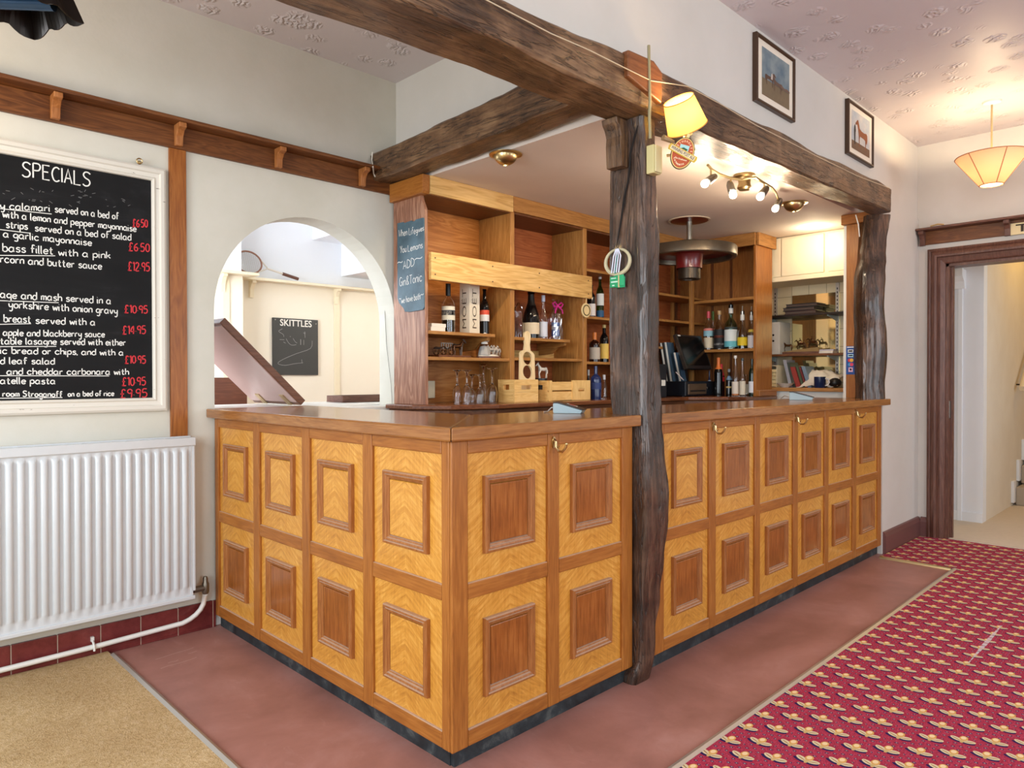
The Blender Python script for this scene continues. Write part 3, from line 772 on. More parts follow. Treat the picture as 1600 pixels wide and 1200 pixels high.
def hook(T, u, z):
    b = MB()
    c = T(u, .002, z); dvec = (T(u,1,z)-T(u,0,z)); uvec = (T(u+1,0,z)-T(u,0,z))
    zv = Vector((0,0,1))
    b.loft([[c + zv*(.026*math.sin(t)) + uvec*.013*math.cos(t) + dvec*k for t in [2*PI*j/14 for j in range(14)]] for k in (-.002, .004)])
    b.tube([c+dvec*.003+zv*.012, c+dvec*.012+zv*.004, c+dvec*.016-zv*.02, c+dvec*.03-zv*.04, c+dvec*.052-zv*.04, c+dvec*.07-zv*.022, c+dvec*.076-zv*.006], [.007,.007,.006,.006,.006,.006,.006], 8)
    b.ball(c+dvec*.077-zv*.003, .0065, 8)
    b.tube([c+dvec*.012-zv*.016, c+dvec*.026-zv*.026, c+dvec*.034-zv*.014], .0035, 6)
    b.v = [c + (p-c)*.8 for p in b.v]
    return b
ZP, ZR0, ZM0, ZM1, ZR1 = .062, .116, .535, .588, 1.004
def bar_front(kind, label, stiles, loc, hooks=(), ends=(0, 0), plain=()):
    T = face(kind); th = thing('bar_front', label, 'bar counter', loc)
    for i, (u0, u1) in enumerate(stiles):
        obj('stile', fbox(T, u0, u1, -.013 if (kind == 'R' and i == 0 and u0 < 2) else -.045, 0, ZP, 1.048), oak('Z'), th, bevel=.004)
    ru = 'X' if kind == 'R' else 'Y'
    for (a0, a1), (b0, b1) in zip(stiles, stiles[1:]):
        u0, u1 = a1, b0
        if u1 < u0: continue
        for z0, z1 in ((ZR1, 1.048), (ZM0, ZM1), (ZP, ZR0)):
            obj('rail', fbox(T, u0+.0006, u1-.0006, -.045, -.0008, z0, z1), oak(ru), th, bevel=.004)
        for row, (z0, z1) in enumerate(((ZM1, ZR1), (ZR0, ZM0))):
            p = obj('panel', fbox(T, u0, u1, -.03, -.012, z0, z1), M['veneer'], th, own=True)
            w = u1-u0; i = max(.055, w*.19) if kind == 'R' else w*.185
            zz0, zz1 = z0+.083, z1-.078
            obj('moulding', ring_mould(T, u0+i, u1-i, zz0, zz1), M['moulding'], p)
            mat = M['field'] if (len(th['label']) and (round(u0, 1), row) not in plain) else M['veneer']
            obj('raised_field', fbox(T, u0+i+.0305, u1-i-.0305, -.013, -.004, zz0+.0305, zz1-.0305), mat, p, bevel=.004, own=True)
    u0, u1 = stiles[0][0], stiles[-1][1]
    obj('kickboard', fbox(T, u0+ends[0], u1+ends[1], -.05, -.026, 0, ZP), M['kick'], th)
    obj('backing', fbox(T, u0+ends[0], u1+ends[1], -.06, -.05, 0, 1.04), dark_oak('Z'), th)
    for u in hooks:
        obj('coat_hook', hook(T, u, 1.015), M['brass'], th, smooth=True)
    return th
# left-hand face: four columns of panels
sl = [(PY+.0135, 1.758), (2.152, 2.214), (2.604, 2.667), (3.058, 3.12), (3.513, 3.553)]
bar_front('L', 'honey oak bar front of four panel columns running back to the arch wall', sl, (PX, 2.6, 0),
          ends=(.03, 0), plain={(1.8,0),(2.2,0),(2.7,0),(3.1,0),(1.8,1)})
sr = [(PX+.0, 1.483), (1.862, 1.922), (2.303, 2.372)]
bar_front('R', 'square oak bar front of four panels between the corner and the timber post', sr, (1.9, PY, 0), hooks=(1.889,), ends=(.03, 0))
s6 = [(2.50, 2.603), (2.983, 3.043), (3.439, 3.495), (3.897, 3.956), (4.336, 4.394), (4.793, 4.854), (5.26, 5.325)]
bar_front('R', 'long oak bar front of six panel columns right of the timber post', s6, (3.9, PY, 0), hooks=(3.013, 3.926, 4.83), ends=(.0, .0), plain={(2.6,0)})
# worktop: two slabs mitred at the corner, the long one notched round the post
wx, wy = 1.38, 1.668
b = MB().prism([(wx, wy), (1.93, 2.2), (1.93, YW-.001), (wx, YW-.001)], 'Z', ZT-.045, ZT)
obj('worktop', b, top_oak('Y'), None, 'polished oak bar top along the left run towards the arch', 'worktop', bevel=.006)
b = MB().prism([(wx+.002, wy), (2.383, wy), (2.383, 1.85), (2.52, 1.85), (2.52, wy-.0), (5.335, wy-.02), (5.335, 1.698), (5.285, 1.698), (5.285, 2.16), (1.932, 2.2)], 'Z', ZT-.045, ZT)
obj('worktop', b, top_oak('X'), None, 'long polished oak bar top notched around the timber post', 'worktop', bevel=.006)
b = MB(); b.box(1.52, 1.9, 2.2, 3.5, .0, 1.045)
obj('counter_carcass', b, dark_oak('Z'), None, 'dark carcass behind the left bar front', 'counter carcass')
b = MB(); b.box(2.52, 5.19, 1.78, 2.1, 0, 1.045)
obj('counter_carcass', b, dark_oak('Z'), None, 'dark carcass behind the long bar front', 'counter carcass')

# ------------------------------------------------------------------ timbers
tab = [(-1.9,1.62,1.86,2.28,2.44),(.9,1.62,1.85,2.285,2.43),(1.35,1.62,1.835,2.302,2.435),(1.6,1.615,1.83,2.31,2.445),(1.9,1.62,1.825,2.306,2.46),(2.15,1.618,1.82,2.31,2.485),(2.5,1.62,1.81,2.314,2.49),
       (2.8,1.622,1.80,2.322,2.50),(3.2,1.62,1.79,2.33,2.49),(3.6,1.62,1.785,2.34,2.515),(4.0,1.618,1.77,2.346,2.50),(4.4,1.62,1.76,2.355,2.52),(4.8,1.62,1.75,2.362,2.525),(5.0,1.62,1.75,2.37,2.54),(5.228,1.62,1.75,2.37,2.53)]
obj('timber_beam', timber('X', tab, .04, .006, 3, 7, .05), beam_wood('X'), None, 'long old dark timber beam spanning the top of the bar front', 'beam', smooth=True, sharp=28)
tab = [(1.84,2.33,2.50,2.44,2.64),(2.1,2.325,2.50,2.43,2.62),(2.5,2.335,2.505,2.42,2.60),(2.8,2.33,2.51,2.418,2.585),(3.1,2.34,2.50,2.415,2.575),(3.4,2.345,2.505,2.41,2.575),(3.568,2.35,2.50,2.41,2.57)]
obj('timber_beam', timber('Y', tab, .04, .010, 11, 7, .08), beam_wood('Y'), None, 'short rough timber beam running from the bar front to the arch wall', 'beam', smooth=True, sharp=28)
tab = [(0.0,2.345,2.465,1.678,1.80),(.055,2.352,2.462,1.665,1.80),(.07,2.378,2.46,1.66,1.80),(.2,2.378,2.462,1.655,1.80),(.35,2.378,2.496,1.65,1.80),(.5,2.378,2.525,1.645,1.80),(.66,2.379,2.545,1.64,1.80),(.8,2.38,2.545,1.64,1.80),(.95,2.384,2.53,1.648,1.80),
       (1.05,2.388,2.517,1.655,1.82),(1.2,2.39,2.513,1.66,1.838),(1.45,2.392,2.508,1.66,1.842),(1.7,2.394,2.502,1.66,1.846),(1.8,2.395,2.508,1.66,1.847),(1.95,2.395,2.485,1.66,1.847),(2.1,2.395,2.475,1.66,1.84),(2.24,2.39,2.47,1.66,1.83),(2.305,2.38,2.47,1.66,1.82)]
pt = thing('timber_post', 'tall gnarled dark timber post standing through the bar top', 'post', (2.36, 1.7, 0))
tk = timber('Z', tab, .03, .008, 21, 7, .08)
for p in tk.v:
    if .06 < p.z < 1.05 and p.y > 1.70: p.x = min(max(p.x, 2.374), 2.498)
obj('trunk', tk, post_wood('Z'), pt, smooth=True, sharp=50)
cp = [(2.392,2.112),(2.347,2.112),(2.342,2.2),(2.345,2.235),(2.335,2.262),(2.318,2.285),(2.312,2.306),(2.392,2.306)]
obj('corbel', MB().prism(cp, 'Y', 1.742, 1.82), beam_wood('Z'), pt, bevel=.004)
b = MB().prism([(2.20,2.39),(2.425,2.345),(2.43,2.47),(2.37,2.50),(2.20,2.49)], 'Y', 1.60, 1.635)
obj('face_block', b, wood('block_wood', (78,42,20), (120,72,40), (150,98,60), 'X', 1, .4, .1), pt, bevel=.006)
tab = []
for dy, l, r in ((1129,1338,1379.5),(1060,1338,1380),(900,1337,1382),(760,1337,1381.5),(620,1336,1378.5),(450,1337,1380),(330,1341,1382),(250,1343,1383),(160,1344,1386.5),(70,1344,1389)):
    py = 310+dy/3.633; yc_ = 1.755
    x0_, x1_ = at(l, py, 'Y', yc_).x, at(r, py, 'Y', yc_).x
    # a round trunk of the width the outline shows, seen obliquely
    c_ = at((l+r)/2, py, 'Y', yc_); rad_ = (r-l)*depth(c_)/F/2
    tab.append((c_.z, c_.x-rad_, c_.x+rad_, yc_-rad_, yc_+rad_))
tab[0] = (ZT,) + tab[0][1:]; tab[-1] = (2.375,) + tab[-1][1:]
obj('timber_post', timber('Z', tab, .03, .008, 31, 7, .42), post_wood('Z'), None, 'round gnarled trunk post standing on the far end of the bar top', 'post', smooth=True, sharp=60)
# pilaster by the far post, with the card stickers
pl = thing('pilaster', 'flat oak pilaster against the wall behind the round trunk post', 'pilaster', (5.3, 1.9, ZT))
pz0, pz1 = ZT, 2.41
q = at(1322, 500, 'X', 5.29)
obj('shaft', box(5.29, 5.325, 1.72, q.y, pz0, pz1), oak('Z'), pl, bevel=.003)
qq = at(1314, 340, 'X', 5.255); q2 = at(1314, 352, 'X', 5.255)
obj('cap_block', box(5.255, 5.325, 1.72, qq.y, q2.z, pz1-.002), oak('Y'), pl, bevel=.004)
obj('edge_strip', box(5.30, 5.325, q.y+.0005, q.y+.022, pz0, q2.z-.002), M['white'], pl)
st = thing('card_sticker', 'blue strip of payment card stickers on the oak pilaster', 'sticker', (5.287, q.y-.04, 1.3))
a, c = at(1322, 541, 'X', 5.287), at(1336, 585, 'X', 5.287)
obj('backing', box(5.2875, 5.2898, c.y, a.y, c.z, a.z), flat((38,82,160), .35), st)
w, h = a.y-c.y, a.z-c.z
def stick(u0, u1, v0, v1, col, nm):
    obj(nm, box(5.2862, 5.2874, a.y-w*u0, a.y-w*u1, a.z-h*v1, a.z-h*v0), flat(col, .4), st)
def stick_disc(u, v, r, col, nm, off=0):
    b = poly(MB(), disc_pts((5.2868-off, a.y-w*u, a.z-h*v), (0,1,0), (0,0,1), r, r, 18)); obj(nm, b, flat(col, .4), st)
stick(.12,.88,.02,.06,(226,232,240),'white_mark'); stick(.2,.8,.12,.23,(234,236,236),'white_card'); stick(.3,.7,.15,.2,(190,150,150),'card_print')
stick(.2,.8,.28,.39,(176,216,240),'pale_card'); stick(.3,.72,.31,.35,(30,60,110),'card_print')
stick_disc(.4,.50,w*.21,(226,60,70),'red_disc'); stick_disc(.62,.50,w*.21,(244,186,60),'yellow_disc',.0006)
stick_disc(.4,.65,w*.2,(60,150,214),'blue_disc'); stick_disc(.62,.65,w*.2,(232,70,110),'pink_disc',.0006)
stick(.28,.76,.75,.91,(238,190,220),'pink_card'); stick(.42,.62,.79,.86,(170,50,90),'card_print')

# wire stapled along the beam
pts = [at(px, py, 'Y', 1.598) for px, py in ((300,-205),(430,-150),(560,-92),(660,-48),(760,0),(860,52),(920,78),(980,108),(1017,126),(1075,135),(1130,165),(1180,195),(1230,220),(1280,246),(1340,275),(1390,294))]
obj('cable', MB().tube(pts, .0022, 6), flat((206,190,160), .5), None, 'thin cream cable stapled along the face of the long beam', 'cable', smooth=True)
pts = [Vector((2.327,1.596,2.545)), Vector((2.335,1.60,2.46)), Vector((2.338,1.598,2.33)), Vector((2.345,1.605,2.27)), Vector((2.352,1.606,2.19))]
obj('cable', MB().tube(pts, .006, 6), flat((150,140,104), .5), None, 'grey cable dropping from the beam to the junction box on the post', 'cable', smooth=True)

# ------------------------------------------------------------------ back bar
YS = 3.24            # front edge of the wall shelving
YB = YW - .02        # its back
def xs(px, y=YS): return at(px, 500, 'Y', y).x
def zs(px, py, y=YS): return at(px, py, 'Y', y).z
XS = at(612, 400, 'Y', YW).x            # side board
XI = 5.39                               # front of the return unit
YE = 2.68                               # its free end
ZK = 1.09                               # back counter top
wu = thing('back_bar_shelving', 'tall oak shelving along the wall behind the bar with a wide pale fascia board', 'shelving', ((XS+XI)/2, YW-.15, ZK))
prof = [(YB, ZK), (YS+.002, ZK), (YS+.002, 2.215), (YS+.03, 2.27), (YS+.045, 2.32), (YB, 2.32)]
obj('side_panel', MB().prism(prof, 'X', XS, XS+.022), clad('Z'), wu, bevel=.002)
b = MB().prism([(YB,2.30),(YS-.012,2.30),(YS-.02,2.315),(YS-.02,ZB-.001),(YB,ZB-.001)], 'X', XS-.03, XS+.02)
obj('end_block', b, oak('Y'), wu, bevel=.004)
fx = [XS+.022, xs(799), XI-.02]
obj('frieze', box(fx[0], fx[1]-.001, YS-.022, YS-.001, zs(655, 299)-.004, ZB-.001), pine('X'), wu, bevel=.002)
obj('frieze', box(fx[1]+.001, fx[2], YS-.022, YS-.001, zs(655, 299)+.004, ZB-.001), shelf_oak('X'), wu, bevel=.002)
divx = [(xs(797.5), xs(804)), (xs(911), xs(917)), (xs(1003), xs(1009))]
for i, (x0, x1) in enumerate(divx):
    obj('divider', box(x0, x1, YS, YB-.012, ZK, 2.32), (dark_oak('Z') if False else shelf_oak('Z')), wu, bevel=.002)
edges = [XS+.022] + [v for d in divx for v in d] + [XI+.2725]
bays = [(edges[i], edges[i+1]) for i in range(0, len(edges), 2)]
bk = wood('back_panel_oak', (134,76,30), (176,110,50), (202,140,76), 'X', 1.0, .35, .03, ring=.3)
bk2 = wood('back_panel_red', (122,60,28), (158,84,42), (180,106,60), 'X', 1.0, .45, .03, ring=.3)
for i, (x0, x1) in enumerate(bays):
    obj('back_panel', box(x0, x1, YB-.012, YB, ZK, 2.32), bk if i == 0 else bk2, wu)
    obj('bay_ceiling', box(x0, x1, YS, YB-.012, 2.302, 2.32), dark_oak('X'), wu)
# vertical battens against the back
for px, w in ((893, .06), (906, .05)):
    x0 = at(px, 400, 'Y', YB-.03).x; obj('back_batten', box(x0, x0+w, YB-.035, YB-.012, ZK, 2.30), shelf_oak('Z'), wu, bevel=.002)
for px, w in ((1050, .035), (1055, .03), (1076, .05)):
    x0 = at(px, 480, 'Y', YB-.03).x; obj('back_batten', box(x0, x0+w, YB-.035, YB-.012, ZK, 2.30), shelf_oak('Z') if px == 1050 else dark_oak('Z'), wu, bevel=.002)
def shelf(i, z, x1=None, th=.02, y0=YS+.006):
    a0, a1 = bays[i]
    return obj('shelf', box(a0, (x1 or a1), y0, YB-.012, z-th, z), shelf_oak('X'), wu, bevel=.003)
def corbel(x, z, mb=None):
    b = MB().prism([(YB-.012, z), (YS+.03, z), (YS+.035, z-.02), (YS+.11, z-.035), (YS+.16, z-.075), (YB-.012, z-.085)], 'X', x-.012, x+.012)
    return obj('shelf_bracket', b, shelf_oak('Y'), wu, bevel=.002)
z11, z12 = zs(668, 516), zs(668, 557)
z21, z22 = zs(802, 526), zs(802, 558)
z31, z32, z33 = zs(925, 494), zs(925, 565), zs(917, 419)
shelf(0, z11, xs(775)); shelf(0, z12); corbel(xs(769), z11-.02)
shelf(1, z21, xs(892)); shelf(1, z22); corbel(xs(889), z21-.02)
obj('shelf_ledge', box(bays[1][0], xs(880, YB-.03), YB-.03, YB-.012, z22, z22+.06), pine('X'), wu, bevel=.002)
for z in (z31, z32, z33): shelf(2, z)
for z in (zs(1060, 460), zs(1060, 500), zs(1034, 541)): shelf(3, z, y0=YS+.031)
zf1, zf0 = zs(668, 394), zs(668, 437)
fas = obj('fascia_board', box(XS+.024, xs(921), YS-.026, YS-.001, zf0, zf1), pine('X'), wu, bevel=.003)
b = MB()
for u in (.02, .33, .62, .97):
    for v in (.2, .8):
        b.lathe([(0,0),(.005,0),(.004,.002),(0,.002)], (XS+.024+(xs(921)-XS-.024)*u, YS-.026, zf0+(zf1-zf0)*v), 8, (0,-1,0))
obj('screw', b, flat((70,44,24), .4), fas)
obj('corner_post', box(XI-.02, XI+.02, YS-.0, YS+.03, ZK, 2.32), shelf_oak('Z'), wu, bevel=.003)
# return unit
XR = XI + .285
ru = thing('back_bar_shelving', 'oak corner shelving returning towards the kitchen hatch with spirit bottles', 'shelving', (XI+.14, 2.95, ZK))
yi = YS - .024
obj('frieze', box(XI-.022, XI-.001, YE-.012, yi, zs(655, 299), ZB-.001), shelf_oak('Y'), ru, bevel=.002)
obj('frieze_end', box(XI-.0005, XR+.03, YE-.034, YE-.0125, zs(655, 299)-.0, ZB-.001), shelf_oak('X'), ru, bevel=.002)
obj('end_panel', box(XI, XR, YE-.012, YE+.012, ZK, 2.32), oak('Z'), ru, bevel=.003)
obj('back_panel', box(XR-.012, XR, YE+.0125, YW-.0005, ZK, 2.40), wood('return_back', (110,66,30), (150,96,48), (172,118,66), 'Z', 1.2, .4, .03), ru)
b = MB()
for yy in (YE+.34, YE+.52): b.box(XR-.02, XR-.0125, yy, yy+.02, ZK, 2.32)
obj('back_batten', b, dark_oak('Z'), ru)
zr1, zr2 = at(1174, 463, 'X', XI).z, at(1175, 544, 'X', XI).z
for z in (zr1, zr2): obj('shelf', box(XI+.005, XR-.0205, YE+.0125, YS-.002, z-.024, z), shelf_oak('Y'), ru, bevel=.003)
# back counter: an L, its front edge moulded
bc = thing('back_counter', 'dark polished wooden counter under the back bar shelving', 'counter', (3.8, 3.2, 0))
yc = 3.0; xc = 5.14
xl = at(617, 632, 'Y', 3.45).x
pl_ = [(xl, YB), (xl, 3.28), (xl+.14, 3.1), (xl+.42, yc), (xc-.22, yc), (xc, yc-.22), (xc, YE-.06), (XR+.0, YE-.06), (XR+.0, YB)]
obj('top', MB().prism(pl_, 'Z', ZK-.028, ZK-.0005), wood('counter_wood', (70,36,20), (112,64,38), (140,88,56), 'X', 1.0, .25, .04, coat=.2), bc, bevel=.006)
ins = [(xl+.03, YB-.0), (xl+.03, 3.30), (xl+.16, 3.14), (xl+.43, yc+.05), (xc-.22, yc+.05), (xc+.05, yc-.22), (xc+.05, YE-.03), (XR, YE-.03), (XR, YB)]
obj('cabinet', MB().prism(ins, 'Z', .0, ZK-.0285), wood('cabinet_wood', (52,28,16), (88,50,28), (112,70,42), 'X', 1.0, .35, .04), bc, bevel=.004)
obj('moulding', MB().prism([(u-.015 if k in (0,1,2) else u, w-.015) for k, (u, w) in enumerate(ins)], 'Z', ZK-.062, ZK-.029), wood('edge_wood', (62,34,20), (104,62,38), (130,84,56), 'X', 1.0, .3, .04), bc, bevel=.005)
b = MB().box(XI-.01, XR+.012, YE-.05, YE-.0125, ZK, ZK+.05)
obj('plinth_block', b, oak('X'), ru, bevel=.006)
b = thing('wall_socket', 'cream socket cover at the left end of the bar shelf above the back counter', 'socket', (XS+.1, YB-.03, 1.2))
q0, q1 = at(669, 595, 'Y', YB-.05), at(680, 622, 'Y', YB-.05)
obj('cover', box(max(q0.x, XS+.03), q1.x, YB-.05, YB-.013, q1.z, q0.z), M['cream'], b, bevel=.004)

# ------------------------------------------------------------------ bottles and glasses
def lathe_obj(name, prof, mat, par, n=22, smooth=True, label=None):
    return obj(name, MB().lathe(prof, (0,0,0), n), mat, par, local=True, smooth=smooth, sharp=40, label=label)
def bottle_prof(R, H, kind):
    if kind == 'wine': return [(R, 0), (R, .60), (.93*R, .66), (.7*R, .72), (.44*R, .77), (.38*R, .80), (.36*R, .97), (.42*R, .972), (.42*R, 1.0)]
    if kind == 'champagne': return [(R, 0), (R, .42), (.9*R, .54), (.62*R, .68), (.40*R, .78), (.36*R, .94), (.42*R, .945), (.42*R, 1.0)]
    if kind == 'square': return [(R, 0), (R, .58), (.96*R, .64), (.7*R, .70), (.36*R, .74), (.32*R, .78), (.32*R, 1.0)]
    if kind == 'round': return [(R, 0), (R, .50), (.96*R, .58), (.8*R, .65), (.5*R, .71), (.34*R, .75), (.31*R, .80), (.31*R, 1.0)]
    if kind == 'slim': return [(R, 0), (R, .40), (.9*R, .50), (.55*R, .66), (.40*R, .80), (.36*R, 1.0)]
    return [(R, 0), (R, .56), (.9*R, .64), (.55*R, .71), (.40*R, .76), (.38*R, 1.0)]
GLASS = {'clear': M['clear'], 'green': glass((120,170,110)), 'amber': glass((200,130,50)), 'dark': flat((18,16,16), .06), 'darkgreen': flat((20,34,24), .06),
         'brown': flat((44,20,12), .08), 'blue': flat((26,40,84), .08), 'red': flat((46,10,14), .06), 'aqua': glass((206,236,226)), 'yellow': glass((240,226,120)), 'lilac': glass((232,222,236))}
def bottle(label, base, H, R, kind, gl, cap=None, caph=.12, labels=(), liquid=None, pourer=None, group=None, name='bottle', foil=None):
    t = thing(name, label, 'bottle', base, group)
    hollow = gl in ('clear', 'green', 'amber', 'aqua', 'yellow', 'lilac')
    pr = [(r, h*H) for r, h in bottle_prof(R, H, kind)]
    w = .0022
    if hollow:
        full = [(0, 0)] + [(r, h+.0004) for r, h in pr] + [(max(r-w, .003), h) for r, h in reversed(pr[1:])] + [(pr[0][0]-w, .005), (0, .005)]
    else: full = [(0, 0)] + pr + [(0, H)]
    lathe_obj('glass_body', full, GLASS[gl], t)
    def rad(h):
        for (r0, h0), (r1, h1) in zip(pr, pr[1:]):
            if h0 <= h <= h1: return r0 + (r1-r0)*(h-h0)/max(h1-h0, 1e-6)
        return pr[-1][0]
    if liquid:
        col, fr = liquid; hs = [(max(r-w-.0004, .002), min(h, H*fr)) for r, h in pr if h < H*fr]; hs[0] = (pr[0][0]-w-.0004, .006)
        lathe_obj('liquid', [(0, .006)] + hs + [(rad(H*fr)-w-.0004, H*fr), (0, H*fr)], flat(col, .1) , t)
    for h0, h1, col in labels:
        hh = [h0*H + (h1-h0)*H*k/3 for k in range(4)]
        lathe_obj('label', [(rad(h)+.0007, h) for h in hh], flat(col, .6), t)
    if cap:
        r0 = rad(H*(1-caph)); lathe_obj('cap', [(r0+.0008, H*(1-caph)), (r0+.002, H*(1-caph)+.001), (r0+.002, H+.002), (0, H+.002)], flat(cap, .35), t)
    if foil:
        col, h0 = foil; lathe_obj('foil', [(rad(h)+.0009, h) for h in [H*h0 + (H-H*h0)*k/5 for k in range(6)]] + [(0, H+.001)], flat(col, .35, 0), t)
    if pourer:
        r0 = rad(H); lathe_obj('pourer', [(r0+.002, H), (r0+.003, H+.03), (r0*.5, H+.034), (.004, H+.036), (.003, H+.075), (0, H+.075)], M['gloss_black'] if pourer == 1 else M['steel'], t, 10)
    return t
def place(px, pyb, pyt, wpx, ax, v, z):
    q = at(px, pyb, ax, v); q.z = z
    return q, z_at(q, pyt) - z, wpx * depth(q) / F / 2
def B(px, pyb, pyt, wpx, ax, v, z, label, kind, gl, **k):
    k.setdefault('group', 'bottles on the wall shelving' if ax == 'Y' else 'bottles on the corner shelving')
    q, H, R = place(px, pyb, pyt, wpx, ax, v, z)
    return bottle(label, q, H, R, kind, gl, **k)
Y1 = YS + .13
B(700.5, 515, 444, 21, 'Y', Y1, z11, 'large clear bottle with black cap and blue and white label on the left shelf', 'round', 'clear', cap=(20,20,20), caph=.24, labels=((.26,.54,(228,226,210)),(.36,.46,(30,40,70))), liquid=((176,150,84), .5))
B(757, 521, 452, 15, 'Y', Y1, z11, 'dark bottle with red and white label right of the tall white carton', 'wine', 'dark', labels=((.3,.44,(226,224,222)),(.44,.54,(214,84,60))))
B(830, 524, 456, 26, 'Y', Y1, z21, 'black champagne bottle with cream label on the middle bay shelf', 'champagne', 'dark', labels=((.1,.34,(224,206,176)),), foil=((30,24,18), .7))
B(849, 526, 462, 13, 'Y', Y1-.02, z21, 'slim clear bottle with white cap beside the black champagne bottle', 'slim', 'clear', cap=(214,218,236), caph=.14, labels=((.06,.4,(206,212,226)),))
cf = thing('carafe', 'ribbed clear glass carafe at the left of the middle bay shelf', 'carafe', place(810, 525, 472, 16, 'Y', Y1, z21)[0])
q, H, R = place(810, 525, 472, 17, 'Y', Y1, z21)
lathe_obj('body', [(0,0),(R,0),(R*.98,.42*H),(R*.86,.46*H),(R*.84,.74*H),(R*.8,.74*H),(R*.82,.46*H),(R*.92,.42*H),(R*.93,.01),(0,.01)], M['clear'], cf)
lathe_obj('stopper', [(0,.745*H),(R*.86,.745*H),(R*.7,.86*H),(R*.3,.93*H),(R*.12,H),(0,H)], M['clear'], cf)
# cellophane wrapped gift bottle with a bow
q, H, R = place(868, 528, 474, 16, 'Y', Y1, z21)
gf = bottle('blue labelled bottle wrapped in clear film with a pink bow', q, H*.96, R*.8, 'round', 'lilac', cap=(206,90,150), caph=.16, labels=((.12,.5,(64,110,190)),(.3,.4,(220,226,236))))
b = MB(); rings = []
for k in range(9):
    h = k/8; rr = R*(1.45 - .25*h if h < .7 else 1.25-3.2*(h-.7)) ; rr = max(rr, R*.34)
    rings.append([Vector((rr*(1+.08*math.sin(7*t+k))*math.cos(t), rr*(1+.08*math.sin(7*t+k))*math.sin(t), .002+H*.94*h)) for t in [2*PI*j/28 for j in range(28)]])
rings.append([Vector((R*.8*(1+.3*math.sin(5*t))*math.cos(t), R*.8*math.sin(t), H*1.1)) for t in [2*PI*j/28 for j in range(28)]])
g = NG('cellophane'); fr = g.n('ShaderNodeBsdfTransparent'); gl_ = g.n('ShaderNodeBsdfGlossy'); gl_.inputs['Roughness'].default_value = .08; mx = g.n('ShaderNodeMixShader'); mx.inputs[0].default_value = .3
g.nt.links.new(fr.outputs[0], mx.inputs[1]); g.nt.links.new(gl_.outputs[0], mx.inputs[2]); g.nt.links.new(mx.outputs[0], g.nt.nodes['Material Output'].inputs[0])
M['film'] = g.m
obj('film_wrap', MB().loft(rings, cap=False), M['film'], gf, local=True)
b = MB()
for s in (-1, 1):
    b.tube([(0,-R*.5,H*.93),(s*R*.9,-R*.7,H*1.02),(s*R*1.5,-R*.6,H*.98),(s*R*1.0,-R*.6,H*.89),(0,-R*.5,H*.92)], .006, 6)
    b.tube([(0,-R*.5,H*.92),(s*R*.9,-R*.9,H*.82),(s*R*1.1,-R*.9,H*.72)], .005, 6)
b.ball((0,-R*.5,H*.925), .01, 8)
obj('bow', b, flat((214,52,140), .4), gf, local=True, smooth=True)
# third bay
B(924, 489, 446, 13, 'Y', Y1-.05, z31, 'wine bottle with broad white label nearest the hanging wooden disc', 'wine', 'dark', labels=((.05,.42,(232,226,220)),))
B(937.5, 489, 433, 12, 'Y', Y1, z31, 'green bottle with silver neck and white and blue label on the third bay shelf', 'wine', 'green', cap=(206,204,200), caph=.05, labels=((.32,.6,(226,230,226)),(.05,.2,(40,90,130))))
B(929, 563, 520, 17, 'Y', Y1, z32, 'squat brown liqueur bottle with an orange cap', 'square', 'brown', cap=(226,128,52), caph=.24, labels=((.1,.5,(196,186,170)),))
B(944, 563, 508, 14, 'Y', Y1+.02, z32, 'dark bottle with yellow label half hidden by the timber post', 'wine', 'dark', cap=(214,190,120), caph=.08, labels=((.1,.5,(232,196,96)),))
B(919.5, 614, 578, 7, 'Y', YS+.05, ZK, 'small dark bottle with silver cap left of the blue gin bottle', 'slim', 'dark', cap=(190,190,190), caph=.2, labels=((.1,.4,(196,190,186)),))
B(931, 620, 572, 17, 'Y', YS-.06, ZK, 'cobalt blue gin bottle on the back counter beside the post', 'square', 'blue', labels=((.3,.5,(44,60,110)),))
B(944, 618, 586, 9, 'Y', YS-.02, ZK, 'small clear bottle right of the blue gin bottle', 'slim', 'clear', cap=(200,200,204), caph=.2)
# return shelf, from the wall side to the open end
XB = XI + .12
B(1107, 545, 487, 15, 'X', XB, zr2, 'clear gin bottle with pink cap and cream label at the left of the corner shelf', 'round', 'clear', cap=(206,70,86), caph=.17, labels=((.05,.32,(220,206,180)),(.36,.5,(150,196,210)),(.5,.56,(220,130,120))))
B(1114, 541, 487, 7, 'X', XB+.1, zr2, 'narrow bottle with green cap behind the pink capped gin', 'slim', 'clear', cap=(96,140,70), caph=.22)
B(1124, 545, 486, 17, 'X', XB, zr2, 'spirit bottle with black label second along the corner shelf', 'round', 'clear', cap=(196,160,110), caph=.1, labels=((.03,.52,(28,26,28)),(.12,.17,(206,204,204)),(.3,.36,(190,86,60))))
B(1142, 545, 482, 20, 'X', XB, zr2, 'big clear rum bottle with white and turquoise label and pourer', 'round', 'aqua', cap=(232,230,226), caph=.12, labels=((.06,.2,(104,186,200)),(.2,.48,(226,232,230)),(.5,.54,(60,70,70))), pourer=1)
B(1160, 545, 492, 15, 'X', XB, zr2, 'bottle of yellow liqueur with white collar and pourer', 'slim', 'clear', cap=(230,228,222), caph=.16, labels=((.1,.34,(230,200,40)),), liquid=((206,180,44), .36), pourer=2)
B(1174, 545, 493, 11, 'X', XB, zr2, 'bottle with plain white label against the end panel of the corner shelf', 'slim', 'clear', cap=(220,216,210), caph=.14, labels=((.03,.4,(228,222,224)),(.5,.58,(226,196,80))), pourer=2)
XC_ = XI + .0
B(1108.5, 600, 579, 6, 'X', XB+.0, ZK+.005, 'tiny pale blue bottle behind the till drawer', 'slim', 'blue', labels=((.2,.6,(190,204,226)),))
